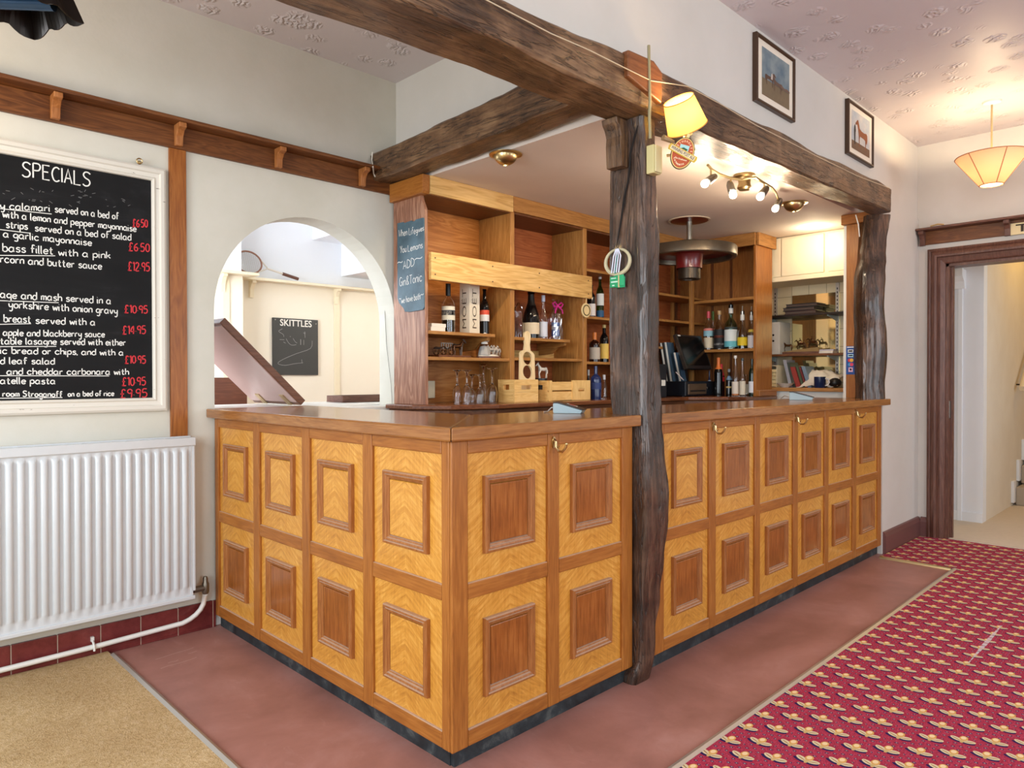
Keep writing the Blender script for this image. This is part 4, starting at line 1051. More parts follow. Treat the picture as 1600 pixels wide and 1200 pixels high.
B(1122.5, 613, 559, 13, 'X', XC_, ZK, 'red wine bottle with orange foil on the corner counter', 'wine', 'dark', foil=((226,120,56), .70))
B(1127, 611, 569, 10, 'X', XC_+.06, ZK, 'bottle with bright red foil behind the orange foil bottle', 'wine', 'red', foil=((206,40,54), .45))
B(1139, 612, 577, 9, 'X', XC_, ZK, 'short dark bottle with silver cap between the wines and the white labelled bottle', 'beer', 'dark', cap=(120,124,130), caph=.1, labels=((.3,.36,(196,170,110)),(.6,.75,(110,140,170))))
B(1149, 613, 556, 11, 'X', XC_-.02, ZK, 'slender clear bottle with white stopper and white label on the corner counter', 'slim', 'clear', cap=(236,230,222), caph=.06, labels=((.06,.36,(226,214,200)),(.02,.06,(196,120,70))))
B(1160, 613, 560, 9, 'X', XC_-.02, ZK, 'slender clear bottle with dark stopper next to the white stoppered one', 'slim', 'clear', cap=(60,66,70), caph=.07, labels=((.04,.4,(216,206,186)),))
B(1166, 609, 585, 9, 'X', XC_+.1, ZK, 'small clear bottle with cream label in the row on the corner counter', 'beer', 'clear', labels=((.1,.55,(220,210,190)),))
B(1175, 612, 561, 10, 'X', XC_+.02, ZK, 'dark green wine bottle with white label beside the end panel', 'wine', 'darkgreen', labels=((.1,.4,(222,224,232)),))
# tumbler-like pack and tall carton on the left shelf
ct = thing('champagne_carton', 'tall white champagne carton set cornerwise with gold lettering MOET', 'carton', place(734, 519, 440, 16, 'Y', Y1, z11)[0])
q, H, R = place(734, 519, 440, 16, 'Y', Y1, z11); H = min(H, 2.0)
s = R*1.9
rot = Matrix.Rotation(math.radians(3), 4, 'Z')
obj('box', MB().box(-s/1.0*.72, s*.72, -s*.72, s*.72, 0, H).xf(rot), flat((226,216,196), .6), ct, local=True, bevel=.001)
for ang in (0, -90):
    tx = font(u'MO\u00cbT', s*1.05, -.0006)
    k = Matrix.Rotation(math.radians(3+ang), 4, 'Z') @ frame_m((0, -s*.72-.0012, H*.47), (0,0,1), (-1,0,0))
    w0 = max(v.x for v in tx.v) - min(v.x for v in tx.v); h0 = max(v.y for v in tx.v) - min(v.y for v in tx.v)
    tx.xf(Matrix.Diagonal((H*.74/w0, s*.72/h0, 1, 1))).xf(k)
    obj('lettering', tx, flat((70,52,38), .5), ct, local=True)
pk = thing('small_white_packet', 'pair of small white packets at the left end of the left shelf', 'packet', place(680, 517, 500, 20, 'Y', Y1-.03, z11)[0])
obj('pack', box(-.06, .05, -.035, .035, 0, .028), M['paper'], pk, local=True, bevel=.002)
obj('pack', box(-.05, .06, -.03, .03, .0285, .05), M['paper'], pk, local=True, bevel=.002)
obj('end_band', box(.0505, .0515, -.03, .03, .002, .026), M['black'], pk, local=True)
# upturned wine glasses
def wine_glass(label, px, pyb, pyt, wpx, y, bowl=.52):
    q, H, R = place(px, pyb, pyt, wpx, 'Y', y, ZK)
    t = thing('wine_glass', label, 'wine glass', q, 'upturned wine glasses on the back counter')
    o = [(R*.86, 0), (R*.98, bowl*H*.35), (R, bowl*H*.6), (R*.8, bowl*H*.88), (R*.3, bowl*H*1.06), (.006, bowl*H*1.16), (.0045, H*.8), (.006, H*.93), (R*.95, H*.975), (R*1.0, H*.985), (R*.95, H)]
    i = [(0, H), ]
    w = .0014
    inner = [(max(r-w, .001), max(h-.001, 0)) for r, h in o[:5]]
    lathe_obj('bowl', [inner[0]] + o[:6] + [(0, bowl*H*1.16)] + [(0, bowl*H*1.02)] + list(reversed(inner)), M['clear'], t)
    lathe_obj('stem', [(0, bowl*H*1.162), (.006, bowl*H*1.165), (.0045, H*.72), (.006, H*.90), (.012, H*.95), (0, H*.951)], M['clear'], t, 12)
    lathe_obj('foot', [(0, H*.952), (.012, H*.953), (R*.95, H*.978), (R, H*.986), (R*.95, H), (0, H)], M['clear'], t)
wine_glass('upturned wine glass at the left end of the glass row', 714.5, 624, 578, 14, YS-.02)
wine_glass('tall upturned wine glass second from the left in the glass row', 729.5, 625, 578, 15, YS-.06)
wine_glass('short upturned goblet between two tall glasses', 737.5, 621, 585, 12, YS+.05, .45)
wine_glass('short upturned goblet in front of the tallest glass', 750, 625, 585, 17, YS-.05, .5)
wine_glass('tallest upturned glass standing behind the short goblet', 755.5, 618, 569, 13, YS+.09, .5)
wine_glass('upturned wine glass at the right end of the glass row beside the divider', 769, 623, 575, 17, YS-.0, .5)

# ------------------------------------------------------------------ small things on the back bar
def horse(mb, o, s, d=1, rider=False, gallop=0.0, yaw=0.0):
    """a small model horse standing at o, s tall at the withers, facing +x (d=1) or -x"""
    t = MB()
    P = lambda x, y, z: (x*s*d, y*s, z*s)
    t.tube([P(-.52,0,.80), P(-.42,0,.84), P(-.15,0,.80), P(.15,0,.82), P(.38,0,.84), P(.46,0,.86)], [.10*s,.17*s,.16*s,.165*s,.17*s,.12*s], 10)
    t.tube([P(.36,0,.92), P(.52,0,1.12), P(.66,0,1.30)], [.15*s,.10*s,.075*s], 8)
    t.tube([P(.62,0,1.33), P(.76,0,1.25), P(.92,0,1.10)], [.08*s,.07*s,.04*s], 8)
    t.tube([P(.60,.03,1.36), P(.60,.04,1.45)], [.025*s,.008*s], 6); t.tube([P(.60,-.03,1.36), P(.60,-.04,1.45)], [.025*s,.008*s], 6)
    for x, y, g in ((.34,.09,.12), (.34,-.09,.3), (-.42,.09,-.2), (-.42,-.09,-.05)):
        g = g*gallop
        k = .04 if x < 0 else 0
        t.tube([P(x,y,.78), P(x-k+g,y,.46), P(x+k+g*1.2,y,.40), P(x+g*.6,y,.06), P(x+.04+g*.6,y,0)], [.085*s,.05*s,.042*s,.03*s,.04*s], 7)
    t.tube([P(-.54,0,.84), P(-.64,0,.7), P(-.66,0,.4)], [.03*s,.05*s,.02*s], 6)
    if rider:
        t.tube([P(-.05,0,.95), P(.02,0,1.25), P(.12,0,1.42)], [.09*s,.10*s,.06*s], 8); t.ball(P(.17,0,1.54), .075*s, 8)
        for y in (-1, 1):
            t.tube([P(-.02,.06*y,1.0), P(.2,.17*y,.82), P(.1,.17*y,.6)], [.07*s,.055*s,.04*s], 6)
            t.tube([P(.1,.08*y,1.36), P(.28,.1*y,1.2), P(.42,.03*y,1.15)], [.045*s,.04*s,.03*s], 6)
    t.xf(Matrix.Rotation(yaw, 4, 'Z')).move(o)
    mb.add(t.v, t.f)
    return mb
bronze = flat((92,58,34), .3, .7, vary=.25); pewter = flat((150,146,140), .3, .7, vary=.25); porcelain = flat((226,220,208), .25)
# horse drawn wagon ornament
q, H, R = place(702, 557, 533, 64, 'Y', YS+.1, z12)
wg = thing('wagon_ornament', 'metal horse and wagon ornament on a wooden plinth, left shelf', 'ornament', q)
obj('plinth', box(q.x-R*1.0, q.x+R*1.05, q.y-.055, q.y+.055, z12+.0005, z12+.014), dark_oak('X'), wg, bevel=.003)
s = H*.72
obj('horse', horse(MB(), (q.x+R*.55, q.y, z12+.014), s*1.0, 1), pewter, wg, smooth=True)
obj('horse', horse(MB(), (q.x+R*.28, q.y-.035, z12+.014), s*.92, 1), bronze, wg, smooth=True)
b = MB(); b.box(q.x-R*.7, q.x+R*.02, q.y-.03, q.y+.03, z12+.05, z12+.062)
for k in range(6): b.box(q.x-R*.7+R*.14*k, q.x-R*.7+R*.14*k+.006, q.y-.03, q.y-.026, z12+.062, z12+.085)
b.box(q.x-R*.7, q.x+R*.02, q.y-.03, q.y-.026, z12+.083, z12+.088)
obj('wagon_bed', b, pewter, wg)
for x in (q.x-R*.58, q.x-R*.1):
    for y in (-.036, .036):
        b = MB(); c = Vector((x, q.y+y, z12+.014+.026)); rg = disc_pts(c, (1,0,0), (0,0,1), .024, .024, 16); rg.append(rg[0]); b.tube(rg, .003, 6, cap=False)
        for k in range(4): b.tube([c+(rg[k*2]-c), c-(rg[k*2]-c)], .0016, 4)
        obj('wheel', b, bronze, wg)
# white hunt figurine
q, H, R = place(764, 559, 521, 44, 'Y', YS+.08, z12)
hf = thing('hunt_figurine', 'white porcelain rider and hounds figurine on a dark oval base', 'figurine', q)
obj('base', MB().loft([disc_pts((q.x, q.y, z), (1,0,0), (0,1,0), R*1.05, .05, 28) for z in (z12+.0005, z12+.013)]), mahog('X'), hf)
obj('ground', MB().loft([disc_pts((q.x, q.y, z12+.0131), (1,0,0), (0,1,0), R*.98, .044, 28), disc_pts((q.x-R*.1, q.y, z12+.024), (1,0,0), (0,1,0), R*.75, .036, 28)]), porcelain, hf, smooth=True)
obj('rock', MB().lathe([(.042,.02),(.036,.05),(.026,.075),(.0,.085)], (q.x-R*.45, q.y, z12), 11), flat((176,172,166), .4, vary=.3), hf)
obj('rider', MB().tube([(q.x-R*.42,q.y,z12+.09),(q.x-R*.42,q.y,z12+H*.8),(q.x-R*.40,q.y,z12+H*.9)], [.022,.018,.010], 10).ball((q.x-R*.39,q.y,z12+H*.95), .013, 10).tube([(q.x-R*.42,q.y-.02,z12+H*.78),(q.x-R*.3,q.y-.03,z12+H*.68)], .008, 6), porcelain, hf, smooth=True)
for k, (u, w) in enumerate(((.05,-.02),(.25,.012),(.42,-.016),(.6,.01),(.78,-.005))):
    obj('hound', horse(MB(), (q.x+R*u, q.y+w, z12+.02), .046, 1 if k % 2 else -1), porcelain if k % 2 else flat((206,196,184), .35, vary=.4), hf, smooth=True)
# paddle flight board standing in a crate
def crate(label, x0, x1, y0, y1, z, h, closed_front=False):
    t = thing('pine_crate', label, 'crate', ((x0+x1)/2, (y0+y1)/2, z))
    k = .011; n = 2
    obj('base', box(x0+k, x1-k, y0+k, y1-k, z+.0005, z+.01), crate_pine('X'), t)
    for y in (y0, y1-k):
        if x1-x0 > .3:
            for j in range(2):
                zz = z + .004 + (h-.004)*j*.5; hh = (h-.004)*.42
                for xx in (0,): obj('slat', box(x0+.0, x1-.0, y, y+k, zz, zz+hh), crate_pine('X'), t, bevel=.001)
        else:
            obj('front_board', box(x0, x1, y, y+k, z, z+h*.44), crate_pine('X'), t, bevel=.001)
            obj('front_board', box(x0, x1, y, y+k, z+h*.45, z+h*.56), crate_pine('X'), t)
            obj('front_board', box(x0, x0+(x1-x0)*.28, y, y+k, z+h*.56, z+h*.76), crate_pine('X'), t); obj('front_board', box(x1-(x1-x0)*.28, x1, y, y+k, z+h*.56, z+h*.76), crate_pine('X'), t)
            obj('front_board', box(x0, x1, y, y+k, z+h*.76, z+h), crate_pine('X'), t)
    for x in (x0, x1-k):
        b = MB(); b.box(x, x+k, y0+k, y1-k, z, z+h*.55); b.box(x, x+k, y0+k, y1-k, z+h*.78, z+h); b.box(x, x+k, y0+k, y0+(y1-y0)*.32, z+h*.55, z+h*.78); b.box(x, x+k, y1-(y1-y0)*.32, y1-k, z+h*.55, z+h*.78)
        obj('end_board', b, crate_pine('Y'), t)
    return t
yk = YS - .1
a, c = at(804, 622, 'Y', yk), at(841, 622, 'Y', yk); hk = z_at(Vector((c.x, yk, ZK)), 593) - ZK
crate('small pine crate holding the wooden tasting paddle upright', a.x, c.x, yk, yk+.15, ZK, hk)
a2, c2 = at(854, 622, 'Y', yk), at(921, 622, 'Y', yk)
ck = crate('long slatted pine crate with hand slots beside the timber post', a2.x+.02, c2.x, yk, yk+.17, ZK, hk*.95)
obj('end_post', box(a2.x+.02, a2.x+.05, yk-.004, yk, ZK+.001, ZK+hk*.95), crate_pine('Z'), ck); 
ex = a2.x + (c2.x-a2.x)*.57
b = MB(); b.box(ex, c2.x, yk-.008, yk-.0005, ZK+.001, ZK+hk*.42); b.box(ex, c2.x, yk-.008, yk-.0005, ZK+hk*.56, ZK+hk*.95); b.box(ex, ex+(c2.x-ex)*.32, yk-.008, yk-.0005, ZK+hk*.42, ZK+hk*.56); b.box(c2.x-(c2.x-ex)*.32, c2.x, yk-.008, yk-.0005, ZK+hk*.42, ZK+hk*.56)
obj('face_board', b, crate_pine('Z'), ck)
pd = thing('tasting_paddle', 'pale wooden tasting paddle with two round holes standing in the small crate', 'paddle', (a.x+.06, yk+.07, ZK+.012))
u0, u1 = at(813, 592, 'Y', yk+.07).x, at(837, 592, 'Y', yk+.07).x; zt = z_at(Vector((u1, yk+.07, ZK)), 516)
wd = u1-u0; hh = zt - ZK - .012
def paddle_outline(n=10):
    pts = [(-wd*.52, 0), (-wd*.46, hh*.66), (-wd*.40, hh*.69), (-wd*.20, hh*.72), (-wd*.15, hh*.80), (-wd*.20, hh*.90)]
    pts += [(-wd*.21*math.cos(t), hh*.93 + hh*.07*math.sin(t)) for t in [PI*k/n for k in range(n+1)]]
    pts += [(wd*.20, hh*.90), (wd*.15, hh*.80), (wd*.20, hh*.72), (wd*.40, hh*.69), (wd*.46, hh*.66), (wd*.52, 0)]
    return pts
import bmesh
def holed(outline, holes, thick):
    """plate with round holes: XZ outline, front and back skins bridged"""
    from mathutils.geometry import delaunay_2d_cdt
    loops = [outline] + [[(cx + r*math.cos(2*PI*k/20), cz + r*math.sin(2*PI*k/20)) for k in range(20)] for cx, cz, r in holes]
    vs, es = [], []
    for lp in loops:
        s0 = len(vs); vs += [Vector(p) for p in lp]; es += [(s0+i, s0+(i+1) % len(lp)) for i in range(len(lp))]
    v2, e2, f2, *_ = delaunay_2d_cdt(vs, es, [], 0, 1e-6)
    def inside(p, lp):
        c = False
        for (x0, y0), (x1, y1) in zip(lp, lp[1:] + lp[:1]):
            if (y0 > p[1]) != (y1 > p[1]) and p[0] < (x1-x0)*(p[1]-y0)/(y1-y0) + x0: c = not c
        return c
    fs = []
    for f in f2:
        m_ = (sum(v2[i][0] for i in f)/len(f), sum(v2[i][1] for i in f)/len(f))
        if inside(m_, loops[0]) and not any(inside(m_, l) for l in loops[1:]): fs.append(f)
    n = len(v2); mb = MB()
    V = [Vector((p[0], 0, p[1])) for p in v2] + [Vector((p[0], thick, p[1])) for p in v2]
    F_ = [tuple(f) for f in fs] + [tuple(i+n for i in reversed(f)) for f in fs]
    cnt = {}
    for f in fs:
        for i, j in zip(f, list(f[1:]) + [f[0]]): cnt[(i, j)] = 1
    for (i, j) in cnt:
        if (j, i) not in cnt: F_.append((j, i, i+n, j+n))
    return mb.add(V, F_)
plate = holed(paddle_outline(), [(0, hh*.60, wd*.30), (0, hh*.40, wd*.31)], .016)
plate.xf(Matrix.Rotation(math.radians(6), 4, 'Y') @ Matrix.Rotation(math.radians(-6), 4, 'X')).move(((u0+u1)/2-.012, yk+.06, ZK+.012))
obj('board', plate, wood('paddle_wood', (206,176,124), (228,202,156), (240,220,180), 'Z', 1.0, .5, .03), pd, bevel=.001)
# white horse ornament beside the paddle and the dark tin it stands on
q, H, R = place(849, 592, 562, 26, 'Y', YS+.03, ZK+.16)
tin = thing('dark_canister', 'dark canister behind the crates carrying the white horse', 'canister', (at(845, 610, 'Y', YS+.06).x, YS+.06, ZK))
zt_ = z_at(Vector((tin.location.x, YS+.06, ZK)), 591)
lathe_obj('body', [(0,.0005),(.042,.0005),(.042,zt_-ZK-.012),(0,zt_-ZK-.012)], flat((46,42,40), .4), tin)
lathe_obj('lid', [(.0435,zt_-ZK-.0118),(.0435,zt_-ZK),(0,zt_-ZK)], flat((34,31,30), .35), tin)
wh = thing('white_horse_ornament', 'small white horse ornament standing behind the pine crates', 'figurine', (tin.location.x, YS+.06, zt_))
obj('body', horse(MB(), (tin.location.x+.02, YS+.06, zt_+.0005), .075, -1, gallop=.6), porcelain, wh, smooth=True)
# round wooden disc hung from the fascia
q = at(915, 485, 'Y', YS-.03)
wdsc = thing('wooden_disc', 'round pale wooden disc with a black ring hanging below the fascia board end', 'disc', q)
obj('disc', MB().lathe([(0,0),(.05,0),(.052,.003),(.05,.008),(0,.008)], q, 28, (0,-1,0)), flat((226,200,146), .5), wdsc)
rg = disc_pts(q + Vector((0,-.009,0)), (1,0,0), (0,0,1), .036, .036, 28); rg.append(rg[0])
obj('printed_ring', MB().tube(rg, .0035, 6, cap=False), flat((70,60,30), .5), wdsc)
obj('hanger', MB().tube([q+Vector((0,-.004,.05)), q+Vector((.004,-.004,.085))], .003, 6), flat((226,200,146), .5), wdsc)

# ------------------------------------------------------------------ till, printer and folders in the corner
q = at(1071, 616, 'Y', 3.06); xt, yt = q.x, q.y
tl = thing('cash_drawer', 'black cash drawer with brown front under the till screen', 'cash drawer', (xt+.2, yt+.2, ZK))
zt0 = ZK + .004; zt1 = z_at(Vector((xt, yt, ZK)), 596)
w_t = at(1117, 610, 'Y', yt).x - xt
obj('case', box(xt, xt+w_t, yt, yt+.42, zt0, zt1), flat((24,28,36), .35), tl, bevel=.004)
obj('drawer_front', box(xt+.03, xt+w_t*.66, yt-.012, yt-.0003, zt0+.012, zt1-.02), flat((104,84,66), .3, .4), tl, bevel=.003)
obj('slot', box(xt+w_t*.12, xt+w_t*.62, yt-.0145, yt-.0122, zt0+.035, zt0+.046), M['black'], tl)
obj('lock', MB().lathe([(0,0),(.011,0),(.011,.006),(0,.006)], (xt+w_t*.76, yt-.0002, (zt0+zt1)/2), 14, (0,-1,0)), M['chrome'], tl)
b = MB()
for x in (xt+.03, xt+w_t-.03):
    for y in (yt+.04, yt+.38): b.lathe([(0,0),(.012,0),(.012,.0045),(0,.0045)], (x, y, ZK-.0005), 10)
obj('foot', b, M['black'], tl)
# screen
ts = thing('till_screen', 'black tilted touchscreen till on the cash drawer', 'till', (xt+.15, yt+.18, zt1))
TLp, TRp, BRp, BLp = None, None, None, None
yb_, yt_ = yt+.02, yt+.17
BL, BR = at(1073.5, 576, 'Y', yb_), at(1112, 576, 'Y', yb_)
u_ = at(1056, 522, 'Y', 1.0); yt_ = BL.x/u_.x
TLx = BL.x; wS = BR.x-BL.x
TL = at(1056, 522, 'Y', yt_); TR = TL + Vector((wS, 0, 0))
xa = (TR-TL).normalized(); ya = (TL-BL).normalized(); za = xa.cross(ya); 
Ms = frame_m(BL, xa, ya); wS = (TR-TL).length; hS = (TL-BL).length
obj('casing', MB().box(0, wS, 0, hS, -.03, 0).xf(Ms), flat((30,30,32), .3), ts, bevel=.004)
obj('display', MB().box(.016, wS-.016, .03, hS-.018, .0002, .0022).xf(Ms), flat((14,14,15), .16), ts)
obj('badge', MB().box(.02, .06, hS-.016, hS-.006, .0003, .0012).xf(Ms), M['paper'], ts)
obj('edge_trim', MB().box(-.003, -.0003, 0, hS, -.03, .001).xf(Ms), M['steel'], ts)
obj('edge_trim', MB().box(wS+.0003, wS+.003, 0, hS, -.03, .001).xf(Ms), M['steel'], ts)
obj('stand', MB().prism([(yb_+.14, zt1+.001), (yb_+.30, zt1+.001), (yb_+.22, zt1+.16), (yb_+.16, zt1+.16)], 'X', TLx+wS*.35, TLx+wS*.65), M['black'], ts, bevel=.003)
# folders
for k, (px0, px1, pyt, dy) in enumerate(((1040, 1047, 536, .20), (1047, 1056, 535, .17), (1061, 1068, 551, .10))):
    yy = yt + dy
    x0 = at(px0, 595, 'Y', yy).x; x1 = at(px1, 595, 'Y', yy).x
    zz = z_at(Vector((x0, yy, zt1)), pyt)
    lab = ('black folder at the left of the three folders beside the till screen', 'grey blue folder in the middle beside the till screen', 'short blue grey folder closest to the till screen')[k]
    f = thing('folder', lab, 'folder', (x0, yy, zt1))
    Mx = Matrix.Translation((0,0,0))
    lean = -.09
    pr = [(x0+.05, zt1+.001), (x1+.05, zt1+.001), (x1+lean*.4, zz), (x0+lean*.4, zz)]
    obj('cover', MB().prism(pr, 'Y', yy, yy+.012), flat([(22,26,32),(70,90,108),(54,76,96)][k], .4), f)
    obj('pages', MB().prism(pr, 'Y', yy+.0125, yy+.03), M['paper'], f)
    obj('back_cover', MB().prism(pr, 'Y', yy+.0305, yy+.04), flat([(22,26,32),(70,90,108),(54,76,96)][k], .4), f)
pn = obj('ballpoint_pen', MB().tube([(xt-.06, yt+.05, zt1+.075), (xt-.0, yt+.03, zt1+.02)], .005, 8).tube([(xt-.0, yt+.03, zt1+.02), (xt+.02, yt+.03, zt1+.012)], .004, 8), flat((214,200,196), .4), None, 'pale pen leaning against the folders on the cash drawer', 'pen', smooth=True)
rp = thing('receipt_printer', 'black receipt printer half hidden behind the timber post', 'printer', (xt-.3, yt+.2, ZK))
qa = at(1020, 570, 'Y', yt); qb = at(1042, 570, 'Y', yt); zz = z_at(Vector((qb.x, yt, ZK)), 569)
obj('body', box(qa.x-.1, min(qb.x, xt-.004), yt, yt+.17, ZK, zz), flat((26,32,40), .35), rp, bevel=.006)
obj('paper_exit', box(qa.x-.08, qb.x-.03, yt+.04, yt+.13, zz+.0005, zz+.03), M['black'], rp, bevel=.004)
obj('label', box(qb.x-.075, qb.x-.025, yt-.003, yt-.0002, ZK+.09, ZK+.135), M['paper'], rp)

# two wedge shaped beer font bases on the bar top
def wedge(label, px, py, y, sc, rot):
    q = at(px, py, 'Y', y); q.z = ZT
    t = thing('beer_font_base', label, 'bar fitting', q)
    R_ = Matrix.Rotation(rot, 4, 'Z')
    pr = [(-.085, 0), (.075, 0), (.085, .018), (-.06, .058), (-.085, .058)]
    obj('clear_body', MB().prism([(u*sc, w*sc+.0005) for u, w in pr], 'Y', -.045*sc, .045*sc).xf(R_), flat((146,168,176), .3), t, local=True, bevel=.002)
    top = [(-.087, .0595), (-.058, .0595), (.088, .019), (.092, .025), (-.056, .066), (-.087, .066)]
    obj('top_plate', MB().prism([(u*sc, w*sc) for u, w in top], 'Y', -.047*sc, .047*sc).xf(R_), flat((62,50,44), .25), t, local=True, bevel=.002)
    n = Vector((.041, 0, .148)).normalized(); xx = Vector((.148, 0, -.041)).normalized()
    c = Vector((.016, 0, .0461))*sc
    rr = poly(MB(), disc_pts(c+n*.0015*sc, xx, (0,1,0), .034*sc, .026*sc)); obj('badge_rim', rr.xf(R_), M['paper'], t, local=True)
    rr = poly(MB(), disc_pts(c+n*.0024*sc, xx, (0,1,0), .022*sc, .017*sc)); obj('badge', rr.xf(R_), flat((206,60,44), .4), t, local=True)
    obj('front_plate', MB().box(-.0875*sc, -.0858*sc, -.04*sc, .04*sc, .006*sc, .054*sc).xf(R_), flat((206,214,216), .3), t, local=True)
    obj('cable', MB().tube([(-.087*sc, .03*sc, .02*sc), (-.12*sc, .05*sc, .03*sc), (-.15*sc, .07*sc, .006*sc), (-.17*sc, .05*sc, .004*sc)], .004*sc, 6).xf(R_), M['alu'], t, local=True, smooth=True)
    return t
wedge('silver wedge shaped fitting with red badge on the bar top left of the timber post', 890, 645, 1.97, .74, math.radians(-64))
wedge('silver wedge shaped fitting on the bar top in front of the kitchen hatch', 1252, 625, 1.98, .86, math.radians(-66))

# ------------------------------------------------------------------ kitchen end seen past the corner shelving
lamp('kitchen_fill', (5.5, 2.25, 2.3), 5, (1, .84, .58), .05)  # added fill without a fitting, brightens the cupboards
lamp('kitchen_fill', (5.9, 3.15, 1.75), 2.5, (1, .82, .52), .05)  # second added fill, out of view behind the corner shelving
XK = 5.72
g = NG('cream_wall_tile'); v = g.world(); x_, y_, z_ = g.sep(v)
def line(a, period, ww):
    return g.math('LESS_THAN', g.math('FRACT', g.math('DIVIDE', a, period)), ww)
ln = g.math('MAXIMUM', line(y_, .15, .025), line(z_, .15, .025))
M['kitchen_tile'] = g.fin(g.mix(ln, lin((226,212,178)), lin((150,136,104))), .12)
struct('wall_kitchen', box(XE-.012, XE-.0005, 1.87, YW-.005, 0, ZB-.003), M['kitchen_tile'])
zc0 = at(1200, 442, 'X', XK).z
cu = thing('kitchen_cupboard', 'cream wall cupboard with two doors above the kitchen shelves', 'cupboard', (XK+.2, 2.5, zc0))
obj('carcass', box(XK+.02, XE-.013, 1.875, 3.3, zc0, ZB-.004), M['cream'], cu, bevel=.003)
obj('lower_rail', box(XK, XK+.0195, 1.875, 3.3, zc0+.0005, zc0+.04), M['cream'], cu, bevel=.003)
d0, d1, d2 = at(1221, 400, 'X', XK).y, at(1287, 400, 'X', XK).y, at(1294, 400, 'X', XK).y
for y1, y0 in ((d0, d1), (d2, d2-(d0-d1))):
    d = obj('door', box(XK+.0, XK+.0195, max(y0, 1.878), y1, zc0+.042, ZB-.02), flat((238,226,196), .4), cu, bevel=.003)
obj('side_filler', box(XK+.004, XK+.0195, d0+.006, 3.3, zc0+.042, ZB-.01), M['cream'], cu)
ys0, ys1 = 1.9, 3.2
def kshelf(label, zf, mat, d=.24):
    t = thing('kitchen_shelf', label, 'shelf', (XE-.14, 2.5, zf))
    obj('board', box(XE-.013-d, XE-.03, ys0, ys1, zf-.018, zf), mat, t, bevel=.003)
    for px in (1211, 1308):
        yy = at(px, 520, 'X', XE-.03).y
        obj('bracket', MB().prism([(XE-.03, zf-.0185), (XE-.013-d*.9, zf-.0185), (XE-.013-d*.9, zf-.026), (XE-.03, zf-.06)], 'Y', yy-.006, yy+.006), flat((190,214,216), .3), t)
    return t
zk1 = at(1255, 491, 'X', XE-.2).z; zk2 = at(1255, 553, 'X', XE-.2).z
kshelf('upper dark kitchen shelf on metal uprights', zk1, flat((40,30,26), .4))
kshelf('lower brown kitchen shelf carrying the bronze horses', zk2, wood('kitchen_shelf_wood', (70,40,24), (112,70,42), (140,94,60), 'Y', 1, .4, .03))
for px, nm in ((1211, 'slotted metal shelf upright nearer the corner shelving'), (1308, 'slotted metal shelf upright nearer the oak pilaster')):
    yy = at(px, 520, 'X', XE-.03).y
    t = thing('shelf_upright', nm, 'upright', (XE-.025, yy, 1.15))
    obj('channel', box(XE-.028, XE-.0125, yy-.014, yy+.014, 1.16, zc0-.002), flat((196,192,186), .35, .5), t)
    b = MB()
    for k in range(int((zc0-1.2)/.032)): b.box(XE-.0295, XE-.0282, yy-.004, yy+.004, 1.18+.032*k, 1.197+.032*k)
    obj('slots', b, M['black'], t)
kc = thing('kitchen_counter', 'white kitchen worktop with wooden lipping beyond the bar', 'counter', (XK+.2, 2.5, 0))
zkc = at(1260, 606, 'X', XK).z
obj('top', box(XK+.0, XE-.013, 1.9, 3.2, zkc-.03, zkc), wood('lipping', (120,76,36), (176,122,66), (200,150,92), 'Y', 1, .4, .03), kc, bevel=.003)
obj('cabinet', box(XK+.03, XE-.013, 1.9, 3.2, 0, zkc-.0305), M['white'], kc)
mr = thing('mirror', 'tinted mirror panel behind the kitchen shelves', 'mirror', (XE-.014, 2.4, zkc))
a, c = at(1238, 470, 'X', XE-.016), at(1312, 600, 'X', XE-.016)
obj('glass', box(XE-.018, XE-.0125, c.y, a.y, zkc+.002, zc0-.08), flat((236,214,150), .06, .9), mr)
def K(px, pyb, x, z): 
    q = at(px, pyb, 'X', x); q.z = z; return q
# flat dark folders on the upper shelf
q = K(1252, 490, XE-.13, zk1)
y0, y1 = at(1229, 480, 'X', XE-.2).y, at(1278, 480, 'X', XE-.2).y
for k, (hz, col, lab) in enumerate(((0,(60,26,26),'maroon menu folder at the bottom of the flat stack on the upper kitchen shelf'), (.03,(30,24,24),'black menu folder in the middle of the flat stack on the upper kitchen shelf'), (.06,(22,20,20),'black menu folder on top of the flat stack on the upper kitchen shelf'))):
    t = thing('menu_folder', lab, 'folder', (XE-.14, (y0+y1)/2, zk1+hz))
    dy = (0, .015, -.01)[k]
    obj('cover', box(XE-.24, XE-.05, y1+dy, y0+dy, zk1+hz+.0005, zk1+hz+.005), flat(col, .5), t); obj('pages', box(XE-.236, XE-.054, y1+dy+.004, y0+dy-.004, zk1+hz+.0055, zk1+hz+.024), flat((80,66,60), .7), t); obj('cover', box(XE-.24, XE-.05, y1+dy, y0+dy, zk1+hz+.0245, zk1+hz+.029), flat(col, .5), t)
# box file
q = K(1206, 552, XE-.15, zk2); y0, y1 = at(1198, 520, 'X', XE-.24).y, at(1219, 520, 'X', XE-.24).y
bf = thing('box_file', 'grey white box file standing on the lower kitchen shelf', 'box file', (XE-.14, (y0+y1)/2, zk2))
hz = z_at(Vector((XE-.24, y1, zk2)), 503)-zk2
obj('case', box(XE-.25, XE-.04, y1, y0+.05, zk2+.0005, zk2+min(hz, zk1-zk2-.05)), flat((206,206,204), .5), bf, bevel=.003)
b = MB()
for zz in (.42, .6): b.lathe([(0,0),(.009,0),(.009,.002),(0,.002)], (XE-.25, (y0*.3+y1*.7)+.02, zk2+hz*zz), 10, (-1,0,0))
obj('finger_hole', b, M['black'], bf)
